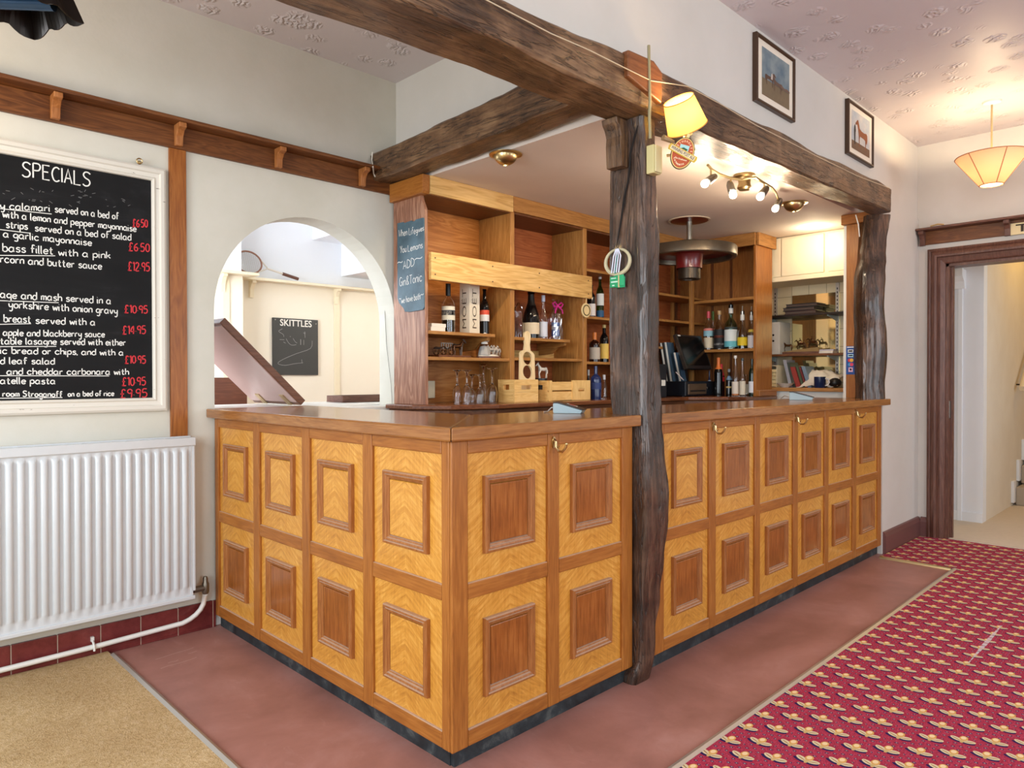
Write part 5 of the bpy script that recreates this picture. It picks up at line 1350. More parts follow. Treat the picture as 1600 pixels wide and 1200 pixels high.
# bronze horses race
y0, y1 = at(1222, 545, 'X', XE-.16).y, at(1282, 545, 'X', XE-.16).y
hb = thing('bronze_horses', 'bronze racehorses and jockeys sculpture on the lower kitchen shelf', 'sculpture', (XE-.14, (y0+y1)/2, zk2))
obj('base', box(XE-.20, XE-.08, y1-.01, y0+.02, zk2+.0005, zk2+.02), mahog('Y'), hb, bevel=.003)
obj('ground', MB().prism([(y0+.01, zk2+.0205), (y1, zk2+.0205), (y1+.01, zk2+.055), ((y0+y1)/2, zk2+.04), (y0-.04, zk2+.025)], 'X', XE-.185, XE-.095), flat((150,122,76), .5), hb)
for k, u in enumerate((.16, .48, .76)):
    yy = y0 + (y1-y0)*u
    obj('horse', horse(MB(), (XE-.14+.02*(k-1), yy, zk2+.026+.012*k), .062, 1, rider=k > 0, gallop=.9, yaw=PI/2), bronze, hb, smooth=True)
sb_ = thing('white_booklets', 'small stack of white booklets beside the bronze horses', 'booklets', K(1294, 551, XE-.17, zk2))
for k in range(3): obj('booklet', box(-.05, .05, -.055, .055, .0005+.011*k, .0105+.011*k).xf(Matrix.Rotation(.06*k, 4, 'Z')), M['paper'] if k < 2 else flat((196,190,204), .6), sb_, local=True)
# on the kitchen counter: drawers, books, bowl, mug, cloth
y0, y1 = at(1199, 600, 'X', XK+.1).y, at(1214, 600, 'X', XK+.1).y
dr = thing('drawer_tower', 'cream desktop drawer tower on the kitchen counter', 'drawers', (XK+.2, (y0+y1)/2+.05, zkc))
hz = z_at(Vector((XK+.1, y1, zkc)), 572)-zkc
b = MB(); b.box(XK+.1, XK+.33, y1, y1+.008, zkc+.0005, zkc+hz); b.box(XK+.1, XK+.33, y0+.09, y0+.098, zkc+.0005, zkc+hz); b.box(XK+.1, XK+.33, y1, y0+.098, zkc+hz, zkc+hz+.008); b.box(XK+.32, XK+.33, y1+.009, y0+.089, zkc+.0005, zkc+hz)
obj('case', b, M['cream'], dr)
for k in range(5):
    z0_ = zkc+.004+hz*.17*k
    d = obj('drawer', box(XK+.102, XK+.31, y1+.01, y0+.088, z0_, z0_+hz*.15), flat((236,220,170), .5), dr, bevel=.002)
    obj('finger_pull', box(XK+.0995, XK+.1018, (y0+y1)/2+.03, (y0+y1)/2+.065, z0_+hz*.05, z0_+hz*.1), M['black'], d)
bks = [(1221,1226,562,(150,150,160),'grey book'), (1227,1231,566,(60,66,60),'dark green book'), (1232,1240,573,(150,52,44),'red book'), (1241,1245,572,(70,84,60),'olive book'), (1246,1249,573,(110,40,40),'maroon book'), (1250,1256,572,(120,140,160),'pale blue book')]
for k, (p0_, p1_, pt_, col, nm) in enumerate(bks):
    xx = XK + .12
    ya_, yb2 = at(p0_+12, 606, 'X', xx).y, at(p1_+12, 606, 'X', xx).y
    hz = z_at(Vector((xx, yb2, zkc)), pt_) - zkc
    t = thing('book', nm + (' leaning in the kitchen counter row, nearest the drawer tower', ' second in the leaning kitchen counter row', ' with a thick spine in the leaning kitchen counter row', ' right of the thick red one in the kitchen counter row', ' between the olive and pale blue ones in the kitchen counter row', ' at the cloth end of the leaning kitchen counter row')[k], 'book', (xx+.08, (ya_+yb2)/2, zkc), 'books leaning on the kitchen counter')
    tw = max(ya_ - yb2, .012); sh = .055
    pr = lambda e0, e1: [(yb2+tw*e0, zkc+.0005), (yb2+tw*e1, zkc+.0005), (yb2+tw*e1+sh, zkc+hz), (yb2+tw*e0+sh, zkc+hz)]
    obj('cover', MB().prism(pr(0, .14), 'X', xx, xx+.17).prism(pr(.86, 1), 'X', xx, xx+.17).prism(pr(.14, .86), 'X', xx, xx+.006), flat(col, .5), t)
    obj('pages', MB().prism(pr(.15, .85), 'X', xx+.0065, xx+.165), M['paper'], t)
t = thing('white_bowl', 'shallow white bowl in front of the leaning books', 'bowl', K(1227, 611, XK+.06, zkc))
lathe_obj('bowl', [(0,.0005),(.03,.0005),(.034,.004),(.07,.034),(.073,.036),(.068,.036),(.03,.008),(0,.007)], porcelain, t)
q = K(1281, 612, XK+.05, zkc)
t = thing('navy_mug', 'navy blue mug in front of the white cloth', 'mug', q)
lathe_obj('body', [(0,.0005),(.042,.0005),(.044,.004),(.044,.09),(.041,.09),(.040,.008),(0,.007)], flat((28,40,78), .25), t)
obj('handle', MB().tube([(0,-.043,.075),(-.004,-.07,.07),(-.004,-.076,.045),(-.002,-.062,.022),(0,-.043,.018)], .005, 8), flat((226,226,232), .3), t, local=True, smooth=True)
# crumpled cloth over a dark lump
y0, y1 = at(1252, 590, 'X', XK+.2).y, at(1316, 590, 'X', XK+.2).y
ny, nx = 26, 12; vs, fs = [], []
for i in range(ny+1):
    for j in range(nx+1):
        u, w = i/ny, j/nx
        hgt = .135*min(1, (u/.28)) * min(1, (1-w)*.0 + w*3.2 + .12) * (1 - .35*max(0, u-.6)/.4)
        n_ = mnoise.noise(Vector((u*5, w*4, 2.2)))*.03 + mnoise.noise(Vector((u*13, w*9, 7)))*.012
        vs.append((XK+.10+.2*w, y0+(y1-y0)*u, zkc+max(.004, hgt+n_)))
for i in range(ny):
    for j in range(nx):
        k = i*(nx+1)+j; fs.append((k, k+1, k+nx+2, k+nx+1))
cl = obj('white_cloth', MB().add(vs, fs), flat((232,224,208), .9), None, 'crumpled white cloth heaped on the kitchen counter by the pilaster', 'cloth', smooth=True, sharp=180)
md = cl.modifiers.new('thickness', 'SOLIDIFY'); md.thickness = .004
obj('leather_pouch', MB().ball((XK+.13, y1+.03, zkc+.041), .05, 12, .8), M['black'], None, 'black pouch at the pilaster end of the white cloth', 'pouch', smooth=True)

# ------------------------------------------------------------------ wall with the arch
def L(px, py, y=YW): return at(px, py, 'Y', y)
# plate rail on the wall
r0, r1 = L(0, 113, YW-.1), L(0, 172, YW-.02)
ztr, zbr = L(200, 162.5, YW-.1).z, L(200, 215.5, YW-.02).z
pr = thing('plate_rail', 'long brown plate rail on curved brackets above the chalkboard and arch', 'shelf rail', (.6, YW-.05, zbr))
obj('ledge', box(-1.99, 2.44, YW-.105, YW-.0005, ztr-.018, ztr), rail_oak('X'), pr, bevel=.005)
obj('backboard', box(-1.99, XS-.0, YW-.02, YW-.0005, zbr, ztr-.0185), rail_oak('X'), pr, bevel=.003)
bx = [L(px, 205, YW-.05).x for px in (88, 281, 437, 568)]; bx = [bx[0]-.51, bx[0]-1.02] + bx
for x in bx:
    d, h = .075, .10
    prof = [(0,0), (-d,0), (-d,-.022), (-d*.62,-.03), (-d*.40,-h*.55), (-d*.36,-h), (0,-h)]
    obj('bracket', MB().prism([(YW-.0205+u, ztr-.0185+w) for u, w in prof], 'X', x-.017, x+.017), wood('bracket_oak', (112,62,26), (160,100,52), (190,130,80), 'Z', 1.2, .4, .05), pr, bevel=.003)
lamp('assumed_left_wall_light', (.12, YW-.32, 2.34), 6, (1, .68, .30), .05)  # assumed off-frame source, bare light without a fitting, warms the upper left wall
# upright strip under the rail
a, c = L(263.5, 400), L(290, 400)
obj('timber_strip', box(a.x, c.x, YW-.016, YW-.0005, .17, zbr-.0005), wood('strip_oak', (104,52,20), (148,86,34), (176,112,54), 'Z', 1.2, .35, .05), None, 'flat brown wooden strip on the wall between chalkboard and arch', 'wall strip', bevel=.002)
# specials board
b0, b1 = L(0, 240, YW-.03), L(262, 640, YW-.03)
xr_ = L(260.5, 400, YW-.03).x; zt_b, zb_b = L(250, 263, YW-.03).z, L(150, 645, YW-.03).z
xi, zi1, zi0 = L(237, 400, YW-.02).x, L(120, 254, YW-.02).z, L(236, 626.5, YW-.02).z
xl_ = -.15
bd = thing('specials_chalkboard', 'big framed SPECIALS chalkboard above the radiator', 'chalkboard', (.5, YW-.02, zb_b))
obj('slate_panel', box(xl_+.05, xi+.01, YW-.014, YW-.004, zi0-.01, zi1+.01), M['board'], bd)
g = NG('chipped_white_paint'); v = g.world(); nn = g.noise(g.map(v, (3, 3, 9)), 6, 6, .75)
M['chipped'] = g.fin(g.mix(g.ramp(nn, [(.66, (0,0,0)), (.70, (255,255,255))]), lin((218,214,204)), lin((92,76,58))), .45)
prof = [(0,.0), (0,.024), (.012,.030), (.03,.030), (.036,.022), (.056,.020), (.064,.026), (.074,.022), (.078,.006)]
X0, X1, Z0, Z1 = xl_, xr_, zb_b, zt_b
sc = (X1 - xi) / .078
rings = []
for t_, d_ in prof:
    t2 = t_*sc; rings.append([Vector((X0+t2, YW-.002-d_, Z0+t2)), Vector((X1-t2, YW-.002-d_, Z0+t2)), Vector((X1-t2, YW-.002-d_, Z1-t2)), Vector((X0+t2, YW-.002-d_, Z1-t2))])
vs = [p for r in rings for p in r]; fs = [(i*4+j, i*4+(j+1)%4, (i+1)*4+(j+1)%4, (i+1)*4+j) for i in range(len(rings)-1) for j in range(4)]
obj('frame', MB().add(vs, fs), M['chipped'], bd)
off = Vector((0,-1,0)); YT = YW-.0152; UPV = Vector((0,0,1))
wb, rb = MB(), MB()
def S(px, py): return L(px/2.727, 220+py/2.727, YT)
def chalk(mb, text, x0, y0, x1, y1, h, wd=.0042):
    a_, b_ = S(x0, y0), S(x1, y1)
    hh_ = (S(x0, y0-h) - S(x0, y0)).length
    write(mb, text, a_, b_, UPV, hh_, wd, off)
for tx in (('SPECIALS', 95,150,385,196, 62, .0055), ('y calamari', 2,290,212,300,30), ('served on a bed of', 235,303,505,335,30), ('with a lemon and pepper mayonnaise', 12,325,580,387,30), ('strips', 27,370,117,378,30),
           ('served on a bed of salad', 150,384,558,424,30), ('a garlic mayonnaise', 15,410,390,447,30), ('bass fillet', 12,470,225,483,34), ('with a pink', 250,488,470,501,30), ('rcorn and butter sauce', 2,517,433,548,32),
           ('age and mash served in a', 2,668,472,695,32), ('yorkshire with onion gravy', 38,711,500,738,32), ('breast', 17,771,130,775,32), ('served with a', 153,778,405,786,30), ('apple and blackberry sauce', 14,830,445,836,28),
           ('table lasagne', 2,866,240,868,28), ('served with either', 258,868,535,872,28), ('ic bread or chips, and with a', 2,906,525,914,28), ('d leaf salad', 2,950,232,952,28), ('and cheddar carbonara with', 30,996,548,996,28),
           ('atelle pasta', 2,1035,235,1036,28), ('room Stroganoff', 12,1089,265,1091,24), ('on a bed of rice', 290,1089,485,1086,22)):
    wb = MB(); chalk(wb, *tx); obj('lettering_line', wb, M['chalk'], bd)
for x0, y0, x1, y1 in ((0,289,220,312),(0,378,130,394),(0,488,235,490),(0,681,250,690),(0,782,132,779),(0,877,240,876),(0,1001,465,1002),(0,1097,266,1094)):
    wb = MB(); ribbon(wb, [S(x0, y0), S((x0+x1)/2, (y0+y1)/2), S(x1, y1)], .003, off); obj('underline', wb, M['chalk'], bd)
for tx in ((u'\u00a36.50', 565,366,628,368,32), (u'\u00a36.50', 548,468,636,472,34), (u'\u00a312.95', 545,552,637,556,36), (u'\u00a310.95', 530,733,628,735,32), (u'\u00a314.95', 522,824,620,822,34),
           (u'\u00a310.95', 532,948,620,948,32), (u'\u00a310.95', 520,1043,620,1041,34), (u'\u00a39.95', 512,1096,626,1092,36)):
    rb = MB(); chalk(rb, *tx, .0048); obj('price_lettering', rb, M['chalk_red'], bd)
gb = MB()
random.seed(3)
for k in range(34):
    u = random.uniform(5, 560); v0 = random.choice((200, 215, 248)) + u*.06
    p = S(u, v0 + random.uniform(-8, 8)); ribbon(gb, [p, p + Vector((random.uniform(.004,.014), 0, random.uniform(-.01,.012)))], .0022, off)
obj('rubbed_out_chalk', gb, flat((112,112,112), .9), bd)
q = L(217.5, 254, YW-.02)
obj('hanging_eye', MB().tube([q+Vector((.012*math.cos(t),-.004,.012*math.sin(t)+.006)) for t in [2*PI*k/12 for k in range(13)]], .003, 6).lathe([(0,0),(.010,0),(.008,.005),(0,.006)], q, 10, (0,-1,0)), M['brass'], bd, smooth=True)
# slate sign on the side panel of the shelving
def SX(px, py, x=XS-.006): return at(px, py, 'X', x)
sl_ = thing('slate_sign', 'blue grey slate sign with white gin and tonic rhyme on the shelving side', 'sign', SX(642, 488))
out = [(621,349),(630,347),(632,348.5),(643,344.5),(645,346),(648,345.5),(650,343),(661,340),(662.5,341),(663,480),(661,484),(640,487.5),(633,487),(631,482),(624,474),(621.5,466)]
pp = [SX(px, py) for px, py in out]
obj('slate', MB().loft([[Vector((XS-.008, p.y, p.z)) for p in pp], [Vector((XS-.001, p.y, p.z)) for p in pp]]), M['slate'], sl_, bevel=.001)
wb = MB()
def S3(px, py): return at(615+px*55/412, 330+py*160/1200, 'X', XS-.0092)
random.seed(5)
for text, x0, y0, x1, y1, h in (('When Life', 62,300,255,262,78), ('gives', 262,258,352,222,62), ('You', 78,492,150,474,80), ('Lemons', 168,474,338,428,74), ('~', 45,640,105,622,60), ('ADD', 112,680,240,640,90), ('~', 248,598,335,570,60), ('Gin&Tonic', 70,882,330,818,100), ('~', 66,1056,88,1050,50), ('we have both', 92,1080,312,1030,72), ('~', 315,1012,350,996,50)):
    a_, b_ = S3(x0, y0), S3(x1, y1); hh_ = (S3(x0, y0-h)-S3(x0, y0)).length
    wb = MB(); write(wb, text, a_, b_, UPV, hh_, .0036, Vector((-1,0,0))); obj('lettering_line', wb, M['chalk'], sl_)
# radiator
x1 = L(305, 700, YW-.1).x; zt0r, zb0r = L(305, 681, YW-.1).z, L(307, 929, YW-.1).z
rd = thing('radiator', 'white panel radiator with vertical flutes below the chalkboard', 'radiator', (.6, YW-.07, zb0r))
x0 = x1 - 1.75; yf = YW-.105
rings = []; per = .0405; n = int((x1-.02-x0-.02)/per)
cross = []
for k in range(n):
    xx = x0+.02+per*k
    cross += [(xx, yf+.012), (xx+per*.22, yf+.012), (xx+per*.36, yf), (xx+per*.78, yf), (xx+per*.92, yf+.012)]
cross.append((x1-.02, yf+.012))
zA, zB_ = zb0r+.05, zt0r-.075
vs = []; 
for z_, yy_ in ((zb0r, .012), (zA-.014, .012), (zA, 0), (zB_, 0), (zB_+.014, .012), (zt0r-.045, .012)):
    vs += [Vector((x, (y if yy_ == 0 else yf+.010), z_)) for x, y in cross]
m_ = len(cross); fs = [(i*m_+j, i*m_+j+1, (i+1)*m_+j+1, (i+1)*m_+j) for i in range(5) for j in range(m_-1)]
mb = MB().add(vs, fs); mb.box(x0+.02, x1-.02, yf+.016, yf+.03, zb0r, zt0r-.045); mb.box(x1-.0215, x1-.0125, yf+.008, yf+.03, zb0r, zt0r-.046)
obj('fluted_panel', mb, M['rad'], rd, smooth=True, sharp=50)
b = MB(); b.box(x0, x1, yf-.004, YW-.035, zt0r-.045, zt0r-.028); b.box(x0, x1, yf-.006, yf+.012, zt0r-.0445, zt0r-.006); b.box(x0, x1, YW-.05, YW-.035, zt0r-.028, zt0r-.002)
for k in range(1, 30): b.box(x0+(x1-x0)*k/30-.004, x0+(x1-x0)*k/30+.004, yf+.012, YW-.05, zt0r-.022, zt0r-.008)
obj('top_grille', b, M['rad'], rd, bevel=.003)
b = MB(); b.box(x1-.012, x1, yf+.006, YW-.035, zb0r+.02, zt0r-.045)
obj('side_panel', b, M['rad'], rd, bevel=.003)
obj('bottom_lip', box(x0+.01, x1-.004, yf-.003, yf+.02, zb0r-.018, zb0r+.0), M['rad'], rd, bevel=.004)
b = MB()
for x in (x1-.18, x0+.2): b.box(x-.03, x+.03, YW-.034, YW-.001, zb0r-.04, zt0r-.12)
obj('wall_bracket', b, M['white'], rd)
vx = L(321, 920, YW-.065).x; vz = L(321, 918, YW-.065).z
bv = obj('valve', MB().tube([(x1-.0, YW-.065, vz), (vx, YW-.065, vz)], [.016,.016], 10).lathe([(.013,-.03),(.017,-.02),(.017,.02),(.012,.03),(.012,.045),(.008,.055),(0,.055)], (vx, YW-.065, vz), 12), flat((120,112,100), .35, .8), rd, smooth=True)
# heating pipe along the skirting
ppp = [Vector((-1.9, YW-.04, .045)), Vector((.3, YW-.04, .046)), Vector((.9, YW-.04, .055)), Vector((vx-.14, YW-.042, .066))]
for k in range(1, 7):
    t_ = PI/2*k/6; ppp.append(Vector((vx-.14+.14*math.sin(t_), YW-.05, .066+.10*(1-math.cos(t_)))))
ppp += [Vector((vx, YW-.06, .19)), Vector((vx, YW-.065, vz-.03))]
hp = thing('heating_pipe', 'white heating pipe running along the red tile skirting up to the radiator valve', 'pipe', (.6, YW-.04, .04))
obj('pipe', MB().tube(ppp, .0115, 12), M['white'], hp, smooth=True, sharp=60)
q = L(146, 1008, YW-.04)
obj('pipe_clip', MB().tube([(q.x, YW-.055, .04), (q.x, YW-.056, .06), (q.x, YW-.04, .072), (q.x, YW-.016, .085)], .005, 6).box(q.x-.006, q.x+.006, YW-.03, YW-.0145, .075, .095), M['white'], hp)

# ------------------------------------------------------------------ end wall: rail, toilets sign
zr1_ = at(1500, 348.5, 'X', XE-.09).z; zr0_ = at(1500, 376.5, 'X', XE-.02).z
er = thing('plate_rail', 'brown plate rail on the end wall above the doorway', 'shelf rail', (XE-.05, 1.0, zr0_))
obj('ledge', box(XE-.10, XE-.0005, -.6, 1.70, zr1_-.018, zr1_), mahog('Y'), er, bevel=.005)
obj('backboard', box(XE-.018, XE-.0005, -.6, 1.69, zr0_, zr1_-.0185), rail_oak('Y'), er, bevel=.003)
for px in (1436, 1573):
    y = at(px, 362, 'X', XE-.06).y; d, h = .07, .11
    y = min(y, 1.665)
    prof = [(0,0), (-d,0), (-d,-.026), (-d*.62,-.034), (-d*.40,-h*.55), (-d*.36,-h), (0,-h)]
    obj('bracket', MB().prism([(XE-.0185+u, zr1_-.0185+w) for u, w in prof], 'Y', y-.018, y+.018), mahog('Z'), er, bevel=.003)
q0, q1 = at(1577, 350, 'X', XE-.03), at(1577, 368, 'X', XE-.03)
sg = thing('toilets_sign', 'cream sign reading TOILETS fixed under the plate rail above the doorway', 'sign', (XE-.03, q0.y-.25, q1.z))
obj('plate', box(XE-.034, XE-.019, q0.y-.55, q0.y-.006, q1.z, q0.z), flat((236,218,168), .5), sg, bevel=.002)
tw = font('TOILETS', .075, .0015)
w0 = max(v.x for v in tw.v) - min(v.x for v in tw.v)
tw.xf(Matrix.Diagonal((.47/w0, 1, 1, 1))).xf(frame_m((XE-.0352, q0.y-.275, (q0.z+q1.z)/2), (0,-1,0), (0,0,1)))
obj('lettering', tw, flat((50,36,16), .5), sg)
q = at(1465, 356, 'X', XE-.1)
obj('cable_clip', MB().tube([(XE-.09, q.y+.05, zr1_+.006), (XE-.1, q.y, zr1_+.012), (XE-.09, q.y-.04, zr1_+.005)], .006, 6), M['brass'], None, 'small brass fitting lying on the end wall plate rail', 'fitting', smooth=True)

# ------------------------------------------------------------------ pictures of horses
def picture(label, tl, br, tr_, bl_, kind):
    x0, x1 = (at(*tl, 'Y', YR).x + at(*bl_, 'Y', YR).x)/2, (at(*tr_, 'Y', YR).x + at(*br, 'Y', YR).x)/2
    z1, z0 = (at(*tl, 'Y', YR).z + at(*tr_, 'Y', YR).z)/2, (at(*bl_, 'Y', YR).z + at(*br, 'Y', YR).z)/2
    t = thing('framed_picture', label, 'picture', ((x0+x1)/2, YR-.02, z0))
    fr_ = [(0,.0), (0,.022), (.004,.026), (.012,.026), (.018,.016)]
    rings = [[Vector((x0+a,YR-.001-d,z0+a)), Vector((x1-a,YR-.001-d,z0+a)), Vector((x1-a,YR-.001-d,z1-a)), Vector((x0+a,YR-.001-d,z1-a))] for a, d in fr_]
    vs = [p for r in rings for p in r]; fs = [(i*4+j, i*4+(j+1)%4, (i+1)*4+(j+1)%4, (i+1)*4+j) for i in range(len(rings)-1) for j in range(4)]
    obj('frame', MB().add(vs, fs), flat((70,48,32), .35), t)
    y = YR-.0155
    obj('mount', box(x0+.016, x1-.016, y, YR-.002, z0+.016, z1-.016), flat((236,226,208), .7), t)
    a0, a1, c0, c1 = x0+(x1-x0)*.16, x1-(x1-x0)*.13, z0+(z1-z0)*.15, z1-(z1-z0)*.14
    hw, hh = a1-a0, c1-c0
    zz = c0 + hh*(.36 if kind == 0 else .22)
    g = NG('painted_sky'); v = g.world(); n_ = g.noise(v, 9, 4, .6)
    sky = g.fin(g.ramp(n_, [(.35, (92,112,126) if kind == 0 else (176,184,190)), (.65, (138,150,152) if kind == 0 else (214,206,196))]), .6)
    obj('sky', poly(MB(), [(a0,y-.001,zz),(a1,y-.001,zz),(a1,y-.001,c1),(a0,y-.001,c1)]), sky, t)
    obj('ground', poly(MB(), [(a0,y-.001,c0),(a1,y-.001,c0),(a1,y-.001,zz),(a0,y-.001,zz)]), flat((128,110,84) if kind == 0 else (126,96,72), .7, vary=.3), t)
    def shape(pts, col, nm, o): obj(nm, poly(MB(), [(a0+hw*u, y-.0015-o*.0004, c0+hh*w) for u, w in pts]), flat(col, .7), t)
    hs = [(-.62,.56),(-.6,.75),(-.5,.82),(-.2,.78),(.1,.80),(.3,.86),(.44,1.12),(.52,1.22),(.62,1.18),(.82,1.0),(.80,.93),(.62,.98),(.52,.82),(.46,.62),(.42,.4),(.40,.02),(.33,.02),(.33,.38),(.28,.52),(-.2,.5),(-.34,.46),(-.36,.3),(-.34,.02),(-.41,.02),(-.44,.28),(-.52,.4),(-.56,.3)]
    if kind == 0:
        for k, (cx, cz, s_, col, d) in enumerate(((.27,.26,.26,(92,66,52),1),(.55,.22,.28,(104,80,66),-1))):
            shape([(cx+u*s_*d*1.05, cz+w*s_) for u, w in hs], col, 'painted_horse', k+1)
        shape([(.30,.42),(.36,.42),(.37,.52),(.34,.56),(.31,.52)], (196,186,176), 'painted_rider', 4)
        shape([(.66,.36),(1,.36),(1,.40),(.9,.42),(.8,.40),(.7,.43)], (116,90,76), 'painted_crowd', 3)
    else:
        shape([(.58+u*.46*-1, .12+w*.58) for u, w in hs], (146,84,48), 'painted_horse', 1)
        shape([(.14,.14),(.19,.14),(.2,.42),(.22,.52),(.2,.62),(.17,.66),(.14,.62),(.12,.5)], (58,54,50), 'painted_groom', 2)
    return t
picture('larger framed horse painting with two horses and a blue sky', (1177,55), (1234,189), (1238,93), (1174,160), 0)
picture('smaller framed print of a standing chestnut horse and groom nearer the doorway', (1321,160), (1358,260), (1361,180), (1318.5,242), 1)

# ------------------------------------------------------------------ lamp, box, sign and ring on the timber post
jb = thing('junction_box', 'cream junction box screwed to the timber post under the lamp', 'junction box', (2.43, 1.62, 2.08))
obj('box', box(2.40, 2.452, 1.622, 1.659, 2.07, 2.185), flat((206,194,140), .4), jb, bevel=.004)
obj('lid', box(2.403, 2.449, 1.614, 1.6215, 2.074, 2.181), flat((216,204,156), .4), jb, bevel=.003)
YL = 1.54
lc = at(1071, 187, 'Y', YL)
wl = thing('wall_lamp', 'lit cream lamp with a tilted shade on the timber post', 'lamp', lc)
bot_c = at(1074, 200, 'Y', YL)
dvw = (lc-CAM).normalized(); rvw = dvw.cross(Vector((0,0,1))).normalized(); uvw = rvw.cross(dvw)
axis = (dvw*-.27 + (rvw*-.30 + uvw*.954)*.963).normalized(); Hs = 46*depth(lc)/F
R1, R0 = 23.5*depth(lc)/F, 31.5*depth(lc)/F
def shade_mat(name, col, em, es):
    g = NG(name); nt = g.nt; nt.nodes.remove(g.b)
    df = g.n('ShaderNodeBsdfDiffuse'); tr = g.n('ShaderNodeBsdfTranslucent'); mx = g.n('ShaderNodeMixShader'); e_ = g.n('ShaderNodeEmission'); ad = g.n('ShaderNodeAddShader')
    df.inputs[0].default_value = lin(col); tr.inputs[0].default_value = lin(col); mx.inputs[0].default_value = .6
    e_.inputs[0].default_value = lin(em); e_.inputs[1].default_value = es
    nt.links.new(df.outputs[0], mx.inputs[1]); nt.links.new(tr.outputs[0], mx.inputs[2]); nt.links.new(mx.outputs[0], ad.inputs[0]); nt.links.new(e_.outputs[0], ad.inputs[1])
    nt.links.new(ad.outputs[0], nt.nodes['Material Output'].inputs[0]); return g.m
shade_m = shade_mat('lit_lampshade', (255,238,180), (255,210,100), .5)
b = MB(); b.lathe([(R0, 0), (R1, Hs)], bot_c, 32, axis)
sh = obj('shade', b, shade_m, wl, smooth=True); md = sh.modifiers.new('t', 'SOLIDIFY'); md.thickness = .0015
def rim(c, r, ax_):
    A_ = Vector(ax_).orthogonal().normalized(); Bv = Vector(ax_).cross(A_)
    p = disc_pts(c, A_, Bv, r, r, 32); p.append(p[0]); return MB().tube(p, .0022, 6, cap=False)
obj('shade_trim', rim(bot_c, R0, axis), flat((214,150,70), .6), wl); obj('shade_trim', rim(bot_c+axis*Hs, R1, axis), flat((214,150,70), .6), wl)
obj('bulb', MB().ball(bot_c+axis*Hs*.28, .017, 14, 1.2), glow((255,236,190), 14), wl, smooth=True)
lamp('wall_lamp_light', bot_c+axis*Hs*.64, 4.2, (1, .72, .38), .03)
sp0 = at(1047, 243, 'Y', 1.585); 
obj('arm', MB().tube([(2.44,1.588,at(1040,243,'Y',1.59).z), at(1052,242,'Y',1.565), at(1062,236,'Y',1.55), at(1066,222,'Y',YL), bot_c-axis*.005], .006, 8), M['brass'], wl, smooth=True)
obj('lamp_holder', MB().tube([bot_c-axis*.03, bot_c+axis*Hs*.2], .014, 10), flat((230,214,150), .4), wl, smooth=True)
obj('switch', MB().tube([at(1036,215,'Y',1.575), at(1052,222,'Y',1.56)], [.012,.008], 8), flat((150,124,90), .4), wl, smooth=True)
# pump clip badge
YBd = 1.515
bc_ = at(1066.5, 239.5, 'Y', YBd); pxm = depth(bc_)/F
bgd = thing('pump_clip_badge', 'oval red and gold ale badge with a diagonal banner hung below the lamp', 'badge', bc_)
xa = Vector((math.cos(math.radians(-18)), 0, math.sin(math.radians(-18)))); za_ = Vector((-xa.z, 0, xa.x)); HV = Vector((.62, -.785, 0)); nY = Vector((-.785, -.62, 0))
def bp(u, w, o=0):
    p_ = xa*(u*pxm*1.03) + za_*(w*pxm*1.0)
    return bc_ + HV*p_.x + Vector((0,0,p_.z)) + nY*o
def oval(rx, ry, o, col, nm, th=0):
    ring_ = [bp(rx*math.cos(2*PI*k/36), ry*math.sin(2*PI*k/36), o) for k in range(36)]
    mbb = MB()
    if th: mbb.loft([ring_, [p + nY*-th for p in ring_]])
    else: poly(mbb, ring_)
    obj(nm, mbb, flat(col, .4), bgd)
oval(17.5, 25.5, 0, (74,48,40), 'plate', .006); oval(16.2, 24.2, .0008, (232,206,120), 'gold_ring'); oval(15, 23, .0012, (178,78,40), 'red_oval')
obj('painted_scene', poly(MB(), [bp(-7,3,.0018), bp(7,3,.0018), bp(7,13,.0018), bp(-7,13,.0018)]), flat((160,206,206), .5), bgd)
obj('painted_scene', poly(MB(), [bp(-6,6,.0022), bp(-1,9,.0022), bp(6,7,.0022), bp(4,4,.0022), bp(0,6,.0022), bp(-4,4,.0022)]), flat((30,84,60), .5), bgd)
ban = [bp(u, w, .003) for u, w in ((-24,-4.6),(24,-4.6),(24,5.0),(-24,5.0))]
xb = Vector((math.cos(math.radians(-31)), 0, math.sin(math.radians(-31)))); zb2 = Vector((-xb.z,0,xb.x))
def bb(u, w, o):
    p_ = xb*(u*pxm*1.05) + zb2*(w*pxm*1.0)
    return bc_ + HV*p_.x + Vector((0,0,p_.z)) + nY*o
XB3 = HV*xb.x + Vector((0,0,xb.z)); ZB3 = HV*zb2.x + Vector((0,0,zb2.z)); XA3 = HV*xa.x + Vector((0,0,xa.z)); ZA3 = HV*za_.x + Vector((0,0,za_.z))
obj('banner', MB().loft([[bb(u,w,.003) for u, w in ((-22,-5),(22,-5),(23.5,0),(22,5),(-22,5),(-23.5,0))], [bb(u,w,.006) for u, w in ((-22,-5),(22,-5),(23.5,0),(22,5),(-22,5),(-23.5,0))]]), flat((206,170,60), .4), bgd)
obj('banner_field', poly(MB(), [bb(-20,-3.4,.0064), bb(20,-3.4,.0064), bb(20,3.4,.0064), bb(-20,3.4,.0064)]), flat((232,214,170), .5), bgd)
def put_text(txt, c, xd, zd, wid, hei, col, nm):
    tt = font(txt, .02, .0004); w0 = max(v.x for v in tt.v)-min(v.x for v in tt.v); h0 = max(v.y for v in tt.v)-min(v.y for v in tt.v)
    tt.xf(Matrix.Diagonal((wid/w0, hei/h0, 1, 1))).xf(frame_m(c, xd, zd)); obj(nm, tt, flat(col, .5), bgd)
put_text('WINNING POST ALE', bb(0,0,.0068), XB3, ZB3, 38*pxm*1.05, 5.2*pxm, (70,40,70), 'banner_lettering')
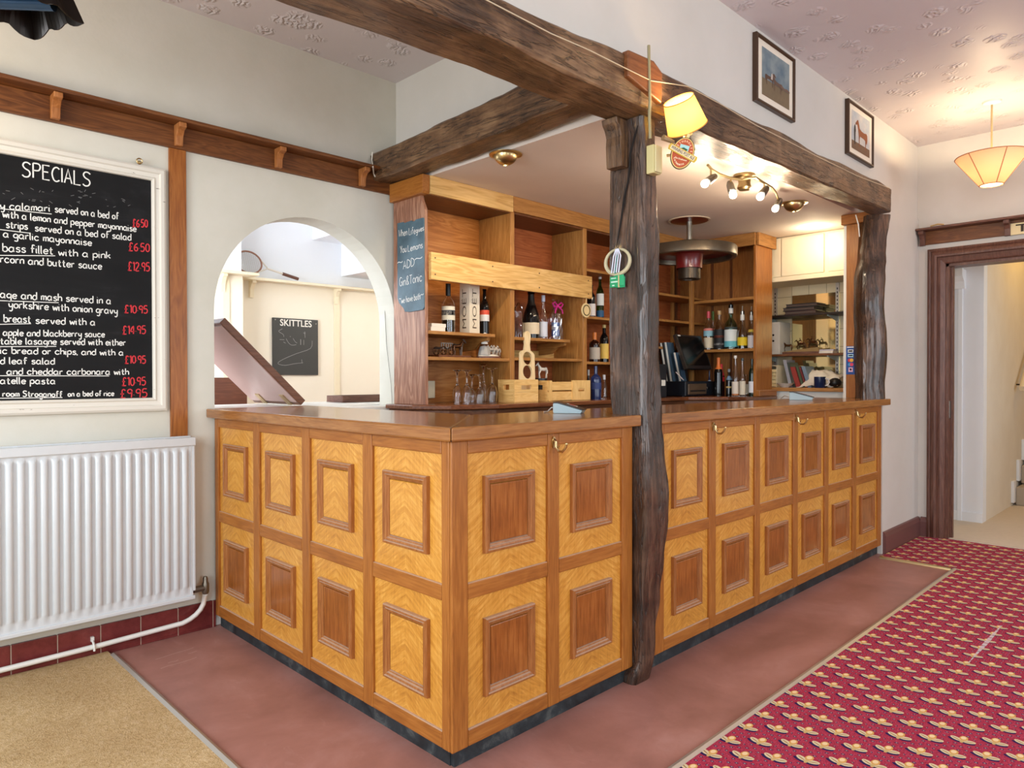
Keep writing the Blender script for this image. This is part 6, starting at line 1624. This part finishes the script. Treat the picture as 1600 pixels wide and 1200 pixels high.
put_text('The Greyhound', bp(0,-9.5,.0018), XA3, ZA3, 19*pxm, 3.4*pxm, (240,224,190), 'lettering')
def arc_text(txt, r, a0, a1, col, up_=True):
    for k, ch in enumerate(txt):
        t_ = a0 + (a1-a0)*k/(len(txt)-1)
        c_ = bp(r[0]*math.cos(t_), r[1]*math.sin(t_), .0018)
        tan = (bp(r[0]*math.cos(t_-.05), r[1]*math.sin(t_-.05)) - bp(r[0]*math.cos(t_+.05), r[1]*math.sin(t_+.05))).normalized()
        if not up_: tan = -tan
        nz = nY.cross(tan).normalized()
        tt = font(ch, .0108 if up_ else .0085, .0003); tt.xf(frame_m(c_, tan, nz)); tmb.add(tt.v, tt.f)
tmb = MB(); arc_text('NETHERGATE', (12, 19), math.radians(165), math.radians(18), None); obj('arched_lettering', tmb, flat((240,196,160), .5), bgd)
tmb = MB(); arc_text('CATWORTH', (11.5, 18.5), math.radians(215), math.radians(300), None, False); obj('arched_lettering', tmb, flat((240,224,190), .5), bgd)
obj('clip_stem', MB().tube([bp(0,25,-.002), bp(0,31,-.002)], .006, 8), flat((230,214,150), .4), bgd)
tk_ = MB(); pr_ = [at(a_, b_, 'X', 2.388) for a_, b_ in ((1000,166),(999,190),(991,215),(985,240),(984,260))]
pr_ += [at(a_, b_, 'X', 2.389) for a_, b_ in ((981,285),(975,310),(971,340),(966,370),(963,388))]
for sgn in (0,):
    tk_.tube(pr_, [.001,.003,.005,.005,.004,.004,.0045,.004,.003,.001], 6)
obj('split', tk_, flat((22,15,11), .8), pt)  # shade inside the crack, painted as a dark strip on the trunk
# horn ring with bundle of green tags on the post's left face
XPf = 2.384
q = at(966, 409, 'X', XPf)
hr_ = thing('horn_ring', 'pale round horn ring hung on the left face of the timber post', 'ring', q)
pts = [q + Vector((-.004, .062*math.cos(t), .052*math.sin(t))) for t in [math.radians(100)+math.radians(340)*k/30 for k in range(31)]]
obj('ring', MB().tube(pts, [.005+.004*math.sin(PI*k/30) for k in range(31)], 8), flat((206,196,160), .5, vary=.3), hr_, smooth=True)
obj('nail', MB().lathe([(0,0),(.004,0),(.004,.014),(.007,.015),(.006,.018),(0,.018)], q+Vector((.004,0,.052)), 8, (-1,0,0)), M['steel'], hr_)
q = at(964, 440, 'X', XPf-.012); TS = .78
gt = thing('green_tags', 'bundle of green tags on white cord hanging over the horn ring', 'tags', q)
for k, (dy, dz, dx_) in enumerate(((.012, 0, 0), (-.016, .006, .006), (-.02, -.004, .011))):
    obj('tag', box(q.x-.006+dx_*.6, q.x-.002+dx_*.6, q.y+(dy-.03)*TS, q.y+(dy+.03)*TS, q.z+(-.03+dz)*TS, q.z+(.028+dz)*TS), flat((24,150,96) if k != 1 else (40,164,110), .5), gt, bevel=.003)
obj('tag_print', box(q.x-.0066, q.x-.0061, q.y-.008, q.y+.026, q.z-.004, q.z+.002).box(q.x-.0066, q.x-.0061, q.y+.0, q.y+.026, q.z+.012, q.z+.016).box(q.x-.0066, q.x-.0061, q.y+.008, q.y+.02, q.z-.018, q.z-.013), flat((190,224,206), .5), gt)
obj('rubber_band', box(q.x-.0072, q.x+.01, q.y-.014, q.y-.011, q.z-.025, q.z+.024), flat((226,196,150), .5), gt)
tp = at(965, 389, 'X', XPf-.012)
b = MB()
for k in range(4):
    e = -.02 + .012*k
    b.tube([tp+Vector((-.004,e*.3,.0)), tp+Vector((-.006,e,-.03)), q+Vector((-.008,e+.006,.036))], .0028, 6)
obj('white_cord', b, flat((222,226,244), .6), gt, smooth=True)
obj('green_cord', MB().tube([tp+Vector((.002,.004,0)), q+Vector((-.002,.008,.034))], .005, 6), flat((30,130,100), .6), gt, smooth=True)

# ------------------------------------------------------------------ fittings on the bar ceiling
wp = at(1077, 344, 'Z', ZB); 
fw = thing('flywheel_pendant', 'red and black iron flywheel hung from the bar ceiling on a steel pole', 'pendant', wp)
k = depth(wp)/F
rW = 72*k; zA_ = z_at(wp, 380); zB2 = z_at(wp, 397)
def zz_(py): return z_at(wp, py)
obj('ceiling_plate', MB().lathe([(0,0),(31*k,0),(30*k,-.006),(10*k,-.012),(0,-.012)], (wp.x,wp.y,ZB-.0005), 32), M['red_paint'], fw, smooth=True)
obj('plate_rim', MB().lathe([(29*k,-.001),(32*k,-.001),(32*k,-.007),(29*k,-.007)], (wp.x,wp.y,ZB), 32), flat((214,196,170), .4), fw)
obj('pole', MB().lathe([(4.2*k,0),(4.2*k,-(ZB-zz_(374)))], (wp.x,wp.y,ZB-.012), 14), M['steel'], fw, smooth=True)
zt, zbm = zz_(388), zz_(404)
hrim = (16*k)
obj('rim', MB().lathe([(rW*.90, zt-.002),(rW*.985, zt),(rW, zt-.008),(rW, zt-hrim+.006),(rW*.985, zt-hrim),(rW*.9, zt-hrim+.002),(rW*.885, zt-hrim*.5),(rW*.90, zt-.002)], (wp.x,wp.y,0), 56), flat((110,100,86), .35, .75, vary=.35), fw, smooth=True)
obj('web', MB().lathe([(18*k, zt-.01),(rW*.6, zt-.014),(rW*.895, zt-.006),(rW*.895, zt-hrim*.55),(rW*.6, zt-hrim*.42),(18*k, zt-hrim*.7)], (wp.x,wp.y,0), 48), M['red_paint'], fw, smooth=True)
obj('upper_boss', MB().lathe([(0, zt+.05),(20*k, zt+.05),(21*k, zt+.045),(21*k, zt+.02),(17*k, zt+.012),(17*k, zt-.012)], (wp.x,wp.y,0), 32), flat((120,110,92), .35, .7, vary=.3), fw, smooth=True)
zh = zz_(420); zh2 = zz_(437)
obj('hub', MB().lathe([(26*k, zt-.025),(21*k, zt-.06),(20*k, zh+.02),(20*k, zh)], (wp.x,wp.y,0), 32), M['red_paint'], fw, smooth=True)
obj('hub_end', MB().lathe([(17.5*k, zh+.0),(17.5*k, zh2+.004),(16*k, zh2),(11*k, zh2),(10*k, zh2+.03),(0, zh2+.03)], (wp.x,wp.y,0), 32), flat((74,64,54), .35, .75, vary=.35), fw, smooth=True)
# two brass downlights
def eyeball(label, px, py, r, pw, dr):
    p = at(px, py, 'Z', ZB); k = depth(p)/F
    t = thing('brass_downlight', label, 'ceiling light', p)
    obj('flange', MB().lathe([(0,-.001),(r*k,-.001),(r*k,-.005),(r*k*.8,-.009),(r*k*.72,-.004)], p, 32), M['brass'], t, smooth=True)
    obj('eyeball', MB().lathe([(r*k*.72*math.cos(a_), -.004 - r*k*.62*math.sin(a_)) for a_ in [PI/2*j/7*.86 for j in range(8)]] + [(r*k*.13, -.004-r*k*.50), (0, -.004-r*k*.45)], p, 32), M['brass'], t, smooth=True)
    l = bpy.data.lights.new('downlight', 'SPOT'); l.energy = pw; l.color = (1, .80, .52); l.spot_size = math.radians(100); l.spot_blend = .8; l.shadow_soft_size = .03
    lo = bpy.data.objects.new('downlight', l); COL.objects.link(lo); lo.location = p + Vector((0,0,-.06)); lo.rotation_euler = Vector(dr).to_track_quat('-Z', 'Y').to_euler()
    return p
eyeball('brass eyeball downlight near the rough cross beam', 790, 241, 26, 40, (.35, .6, -.7))
eyeball('brass eyeball downlight near the far round post', 1240, 317, 21, 16, (.8, .3, -.5))
# four-headed spotlight rail
sp = at(1163, 273, 'Z', ZB); k = depth(sp)/F
sr_ = thing('spotlight_rail', 'brass wave shaped ceiling rail with four lit spotlights', 'spotlight', sp)
zrl = z_at(sp, 283)
zw = ZB - .07
obj('ceiling_rose', MB().lathe([(0,-.001),(16*k,-.001),(16*k,-.012),(13*k,-.02),(0,-.02)], sp, 28), M['brass'], sr_, smooth=True)
rail_px = [(1106,258),(1112,265),(1124,272),(1140,278),(1158,281),(1172,278),(1180,277),(1194,286),(1206,293),(1213,302),(1216,312)]
rp_ = [at(px, py, 'Z', zw) for px, py in rail_px]
obj('wave_rail', MB().tube(rp_, .007, 8), M['brass'], sr_, smooth=True)
obj('hub', MB().lathe([(10*k,-.0205),(9*k,-.05),(11*k,-.075),(8*k,-.088),(0,-.09)], sp, 20), M['brass'], sr_, smooth=True)
heads = [((1111,264),(1112,280),(1098,291)), ((1142,279),(1142,293),(1143,308)), ((1194,286),(1194,299),(1184,311)), ((1216,312),(1216,318),(1208,329))]
for i, (a_, b_, c_) in enumerate(heads):
    P0 = at(*a_, 'Z', zw); P1 = Vector((P0.x, P0.y, z_at(P0, b_[1])))
    rel = RT*((c_[0]-b_[0])*depth(P1)/F) - Vector((0,0,1))*((c_[1]-b_[1])*depth(P1)/F)
    dv = (rel + FW*-.03).normalized()
    obj('stem', MB().tube([P0, P1], .005, 8), M['brass'], sr_, smooth=True)
    hd = obj('spot_head', MB().lathe([(0,-.045),(.014,-.04),(.02,-.02),(.022,.032),(.019,.036),(.0,.036)], P1, 16, dv), M['steel'], sr_, smooth=True)
    bulb_c = P1 + dv*.055
    obj('bulb', MB().ball(bulb_c, .021, 14, 1.0), glow((255,240,214), 9), hd, smooth=True)
    lamp('spotlight_light', bulb_c + dv*.03, 7.0, (1, .80, .56), .026)

# ------------------------------------------------------------------ pendant lamp in the main room
pc = Vector((5.47, 1.09, ZC)); kp = depth(pc)/F
zt_ = z_at(pc, 244); zb_ = z_at(pc, 289)
pp_ = thing('pendant_lamp', 'lit peach six sided pendant lampshade before the doorway', 'lamp', (pc.x, pc.y, ZC))
obj('ceiling_rose', MB().lathe([(0,-.0005),(.055,-.0005),(.05,-.012),(.02,-.022),(0,-.022)], pc, 24), M['white'], pp_, smooth=True)
obj('rod', MB().lathe([(.006,-.022),(.006,-(ZC-zt_)+.0)], pc, 10), flat((222,196,140), .4), pp_, smooth=True)
peach = shade_mat('lit_peach_shade', (250,222,192), (255,196,134), .3)
N6 = 48; Rt, Rb = 49*kp, 16*kp; off_ = math.radians(12)
vs = [Vector((pc.x+R_*math.cos(2*PI*j/N6+off_), pc.y+R_*math.sin(2*PI*j/N6+off_), z_)) for R_, z_ in ((Rb, zb_), (Rt, zt_)) for j in range(N6)]
sh = obj('shade', MB().add(vs, [(j, (j+1)%N6, N6+(j+1)%N6, N6+j) for j in range(N6)]), peach, pp_, smooth=True); md = sh.modifiers.new('t', 'SOLIDIFY'); md.thickness = .002
b = MB()
for j in range(N6):
    if j % 8 == 3: b.tube([vs[j], vs[N6+j]], .003, 6)
    b.tube([vs[j], vs[(j+1)%N6]], .003, 6); b.tube([vs[N6+j], vs[N6+(j+1)%N6]], .003, 6)
obj('shade_trim', b, flat((196,140,96), .6), pp_)
obj('spider', MB().tube([vs[N6], pc+Vector((0,0,zt_-ZC-.001)), vs[N6+24]], .003, 6).tube([vs[N6+12], pc+Vector((0,0,zt_-ZC-.001)), vs[N6+36]], .003, 6), M['brass'], pp_)
obj('bulb', MB().ball((pc.x, pc.y, zb_+.055), .028, 14, 1.2), glow((255,226,170), 10), pp_, smooth=True)
lamp('pendant_light', (pc.x, pc.y, zb_+.125), 24, (1, .76, .46), .03)

# ------------------------------------------------------------------ metal lantern hanging into the top left corner
lc = at(26, -4, 'Y', 1.80); 
ln_ = thing('lantern', 'dark metal lantern with scalloped skirt hanging at the upper left', 'lantern', lc)
s = .088; blk = flat((38,32,28), .3, .6, vary=.2)
rotz = Matrix.Translation(lc) @ Matrix.Rotation(math.radians(20), 4, 'Z')
for f in range(4):
    Rf = Matrix.Rotation(PI/2*f, 4, 'Z')
    n_ = 16; up_, lo_, lo2 = [], [], []
    for j in range(n_+1):
        u = -1 + 2*j/n_
        dip = .012*abs(math.cos(u*PI*1.5)) + .016*abs(u)**3
        up_.append(Vector((u*s*.72, -s*.72, .05))); lo_.append(Vector((u*s*1.0, -s*1.0, -.018-dip)))
    vs = up_ + lo_; fs = [(j, j+1, n_+2+j, n_+1+j) for j in range(n_)]
    sk = obj('scalloped_skirt', MB().add(vs, fs).xf(rotz @ Rf), blk, ln_); md = sk.modifiers.new('t', 'SOLIDIFY'); md.thickness = .003
    obj('body_panel', MB().box(-s*.62, s*.62, -s*.64, -s*.60, .055, .23).xf(rotz @ Rf), flat((190,200,206), .15, .2), ln_)
    obj('corner_bar', MB().box(s*.60, s*.70, -s*.70, -s*.60, .05, .24).xf(rotz @ Rf), blk, ln_, bevel=.002)
    obj('rivet', MB().ball((0, -s*.86, .022), .006, 8).xf(rotz @ Rf), M['brass'], ln_)
obj('roof', MB().loft([[Vector((x*s*r, y*s*r, z)) for x, y in ((-1,-1),(1,-1),(1,1),(-1,1))] for r, z in ((.9,.24),(.86,.255),(.2,.33),(.08,.36))]).xf(rotz), blk, ln_)
obj('inner_floor', MB().box(-s*.58, s*.58, -s*.58, s*.58, .05, .056).xf(rotz), flat((70,60,40), .4), ln_)
obj('tube_bulb', MB().tube([(-.05,0,.0),(.06,0,.0)], .016, 12).xf(Matrix.Translation(lc + Vector((.012,0,-.006))) @ Matrix.Rotation(math.radians(-40), 4, 'Z')), flat((46,74,104), .15, .3), ln_, smooth=True)
b = MB()
zc_ = .36
kk = 0
while lc.z + zc_ < ZC - .002:
    c_ = Vector((0,0,zc_+.014)); rr_ = [c_ + (Vector((.009*math.cos(t),0,.016*math.sin(t))) if kk % 2 == 0 else Vector((0,.009*math.cos(t),.016*math.sin(t)))) for t in [2*PI*j/10 for j in range(11)]]
    if lc.z + zc_ + .03 > ZC: break
    b.tube(rr_, .0022, 5, cap=False); zc_ += .026; kk += 1
obj('chain', b.xf(Matrix.Translation(lc)), blk, ln_)
obj('ceiling_hook', MB().lathe([(.03,-.0005),(.03,-.008),(.006,-.012),(.004,-.04),(0,-.04)], (lc.x, lc.y, ZC), 12), blk, ln_)

# white flex and its clip where the cross beam meets the wall
pts = [L(582, 238, YW-.03), L(581, 250, YW-.03), L(583, 262, YW-.12), L(584, 272, YW-.04), L(588, 279, YW-.04), L(608, 284, YW-.035)]
obj('cable', MB().tube(pts, .004, 6), M['cable'], None, 'white twin flex looping from the rough cross beam over the plate rail', 'cable', smooth=True)
obj('wall_wire', MB().tube([L(601, 480, YW+.1), L(604, 540, YW+.08), L(611, 600, YW+.03), L(613, 632, YW+.01)], .0015, 5), flat((120,116,108), .5), None, 'thin grey wire down the right reveal of the arch', 'cable')
obj('flex', MB().tube([at(1337, 336, 'X', 5.12), at(1341, 350, 'X', 5.1), at(1343, 370, 'X', 5.1)], .004, 6), M['cable'], None, 'short white flex at the top of the oak pilaster', 'cable', smooth=True)
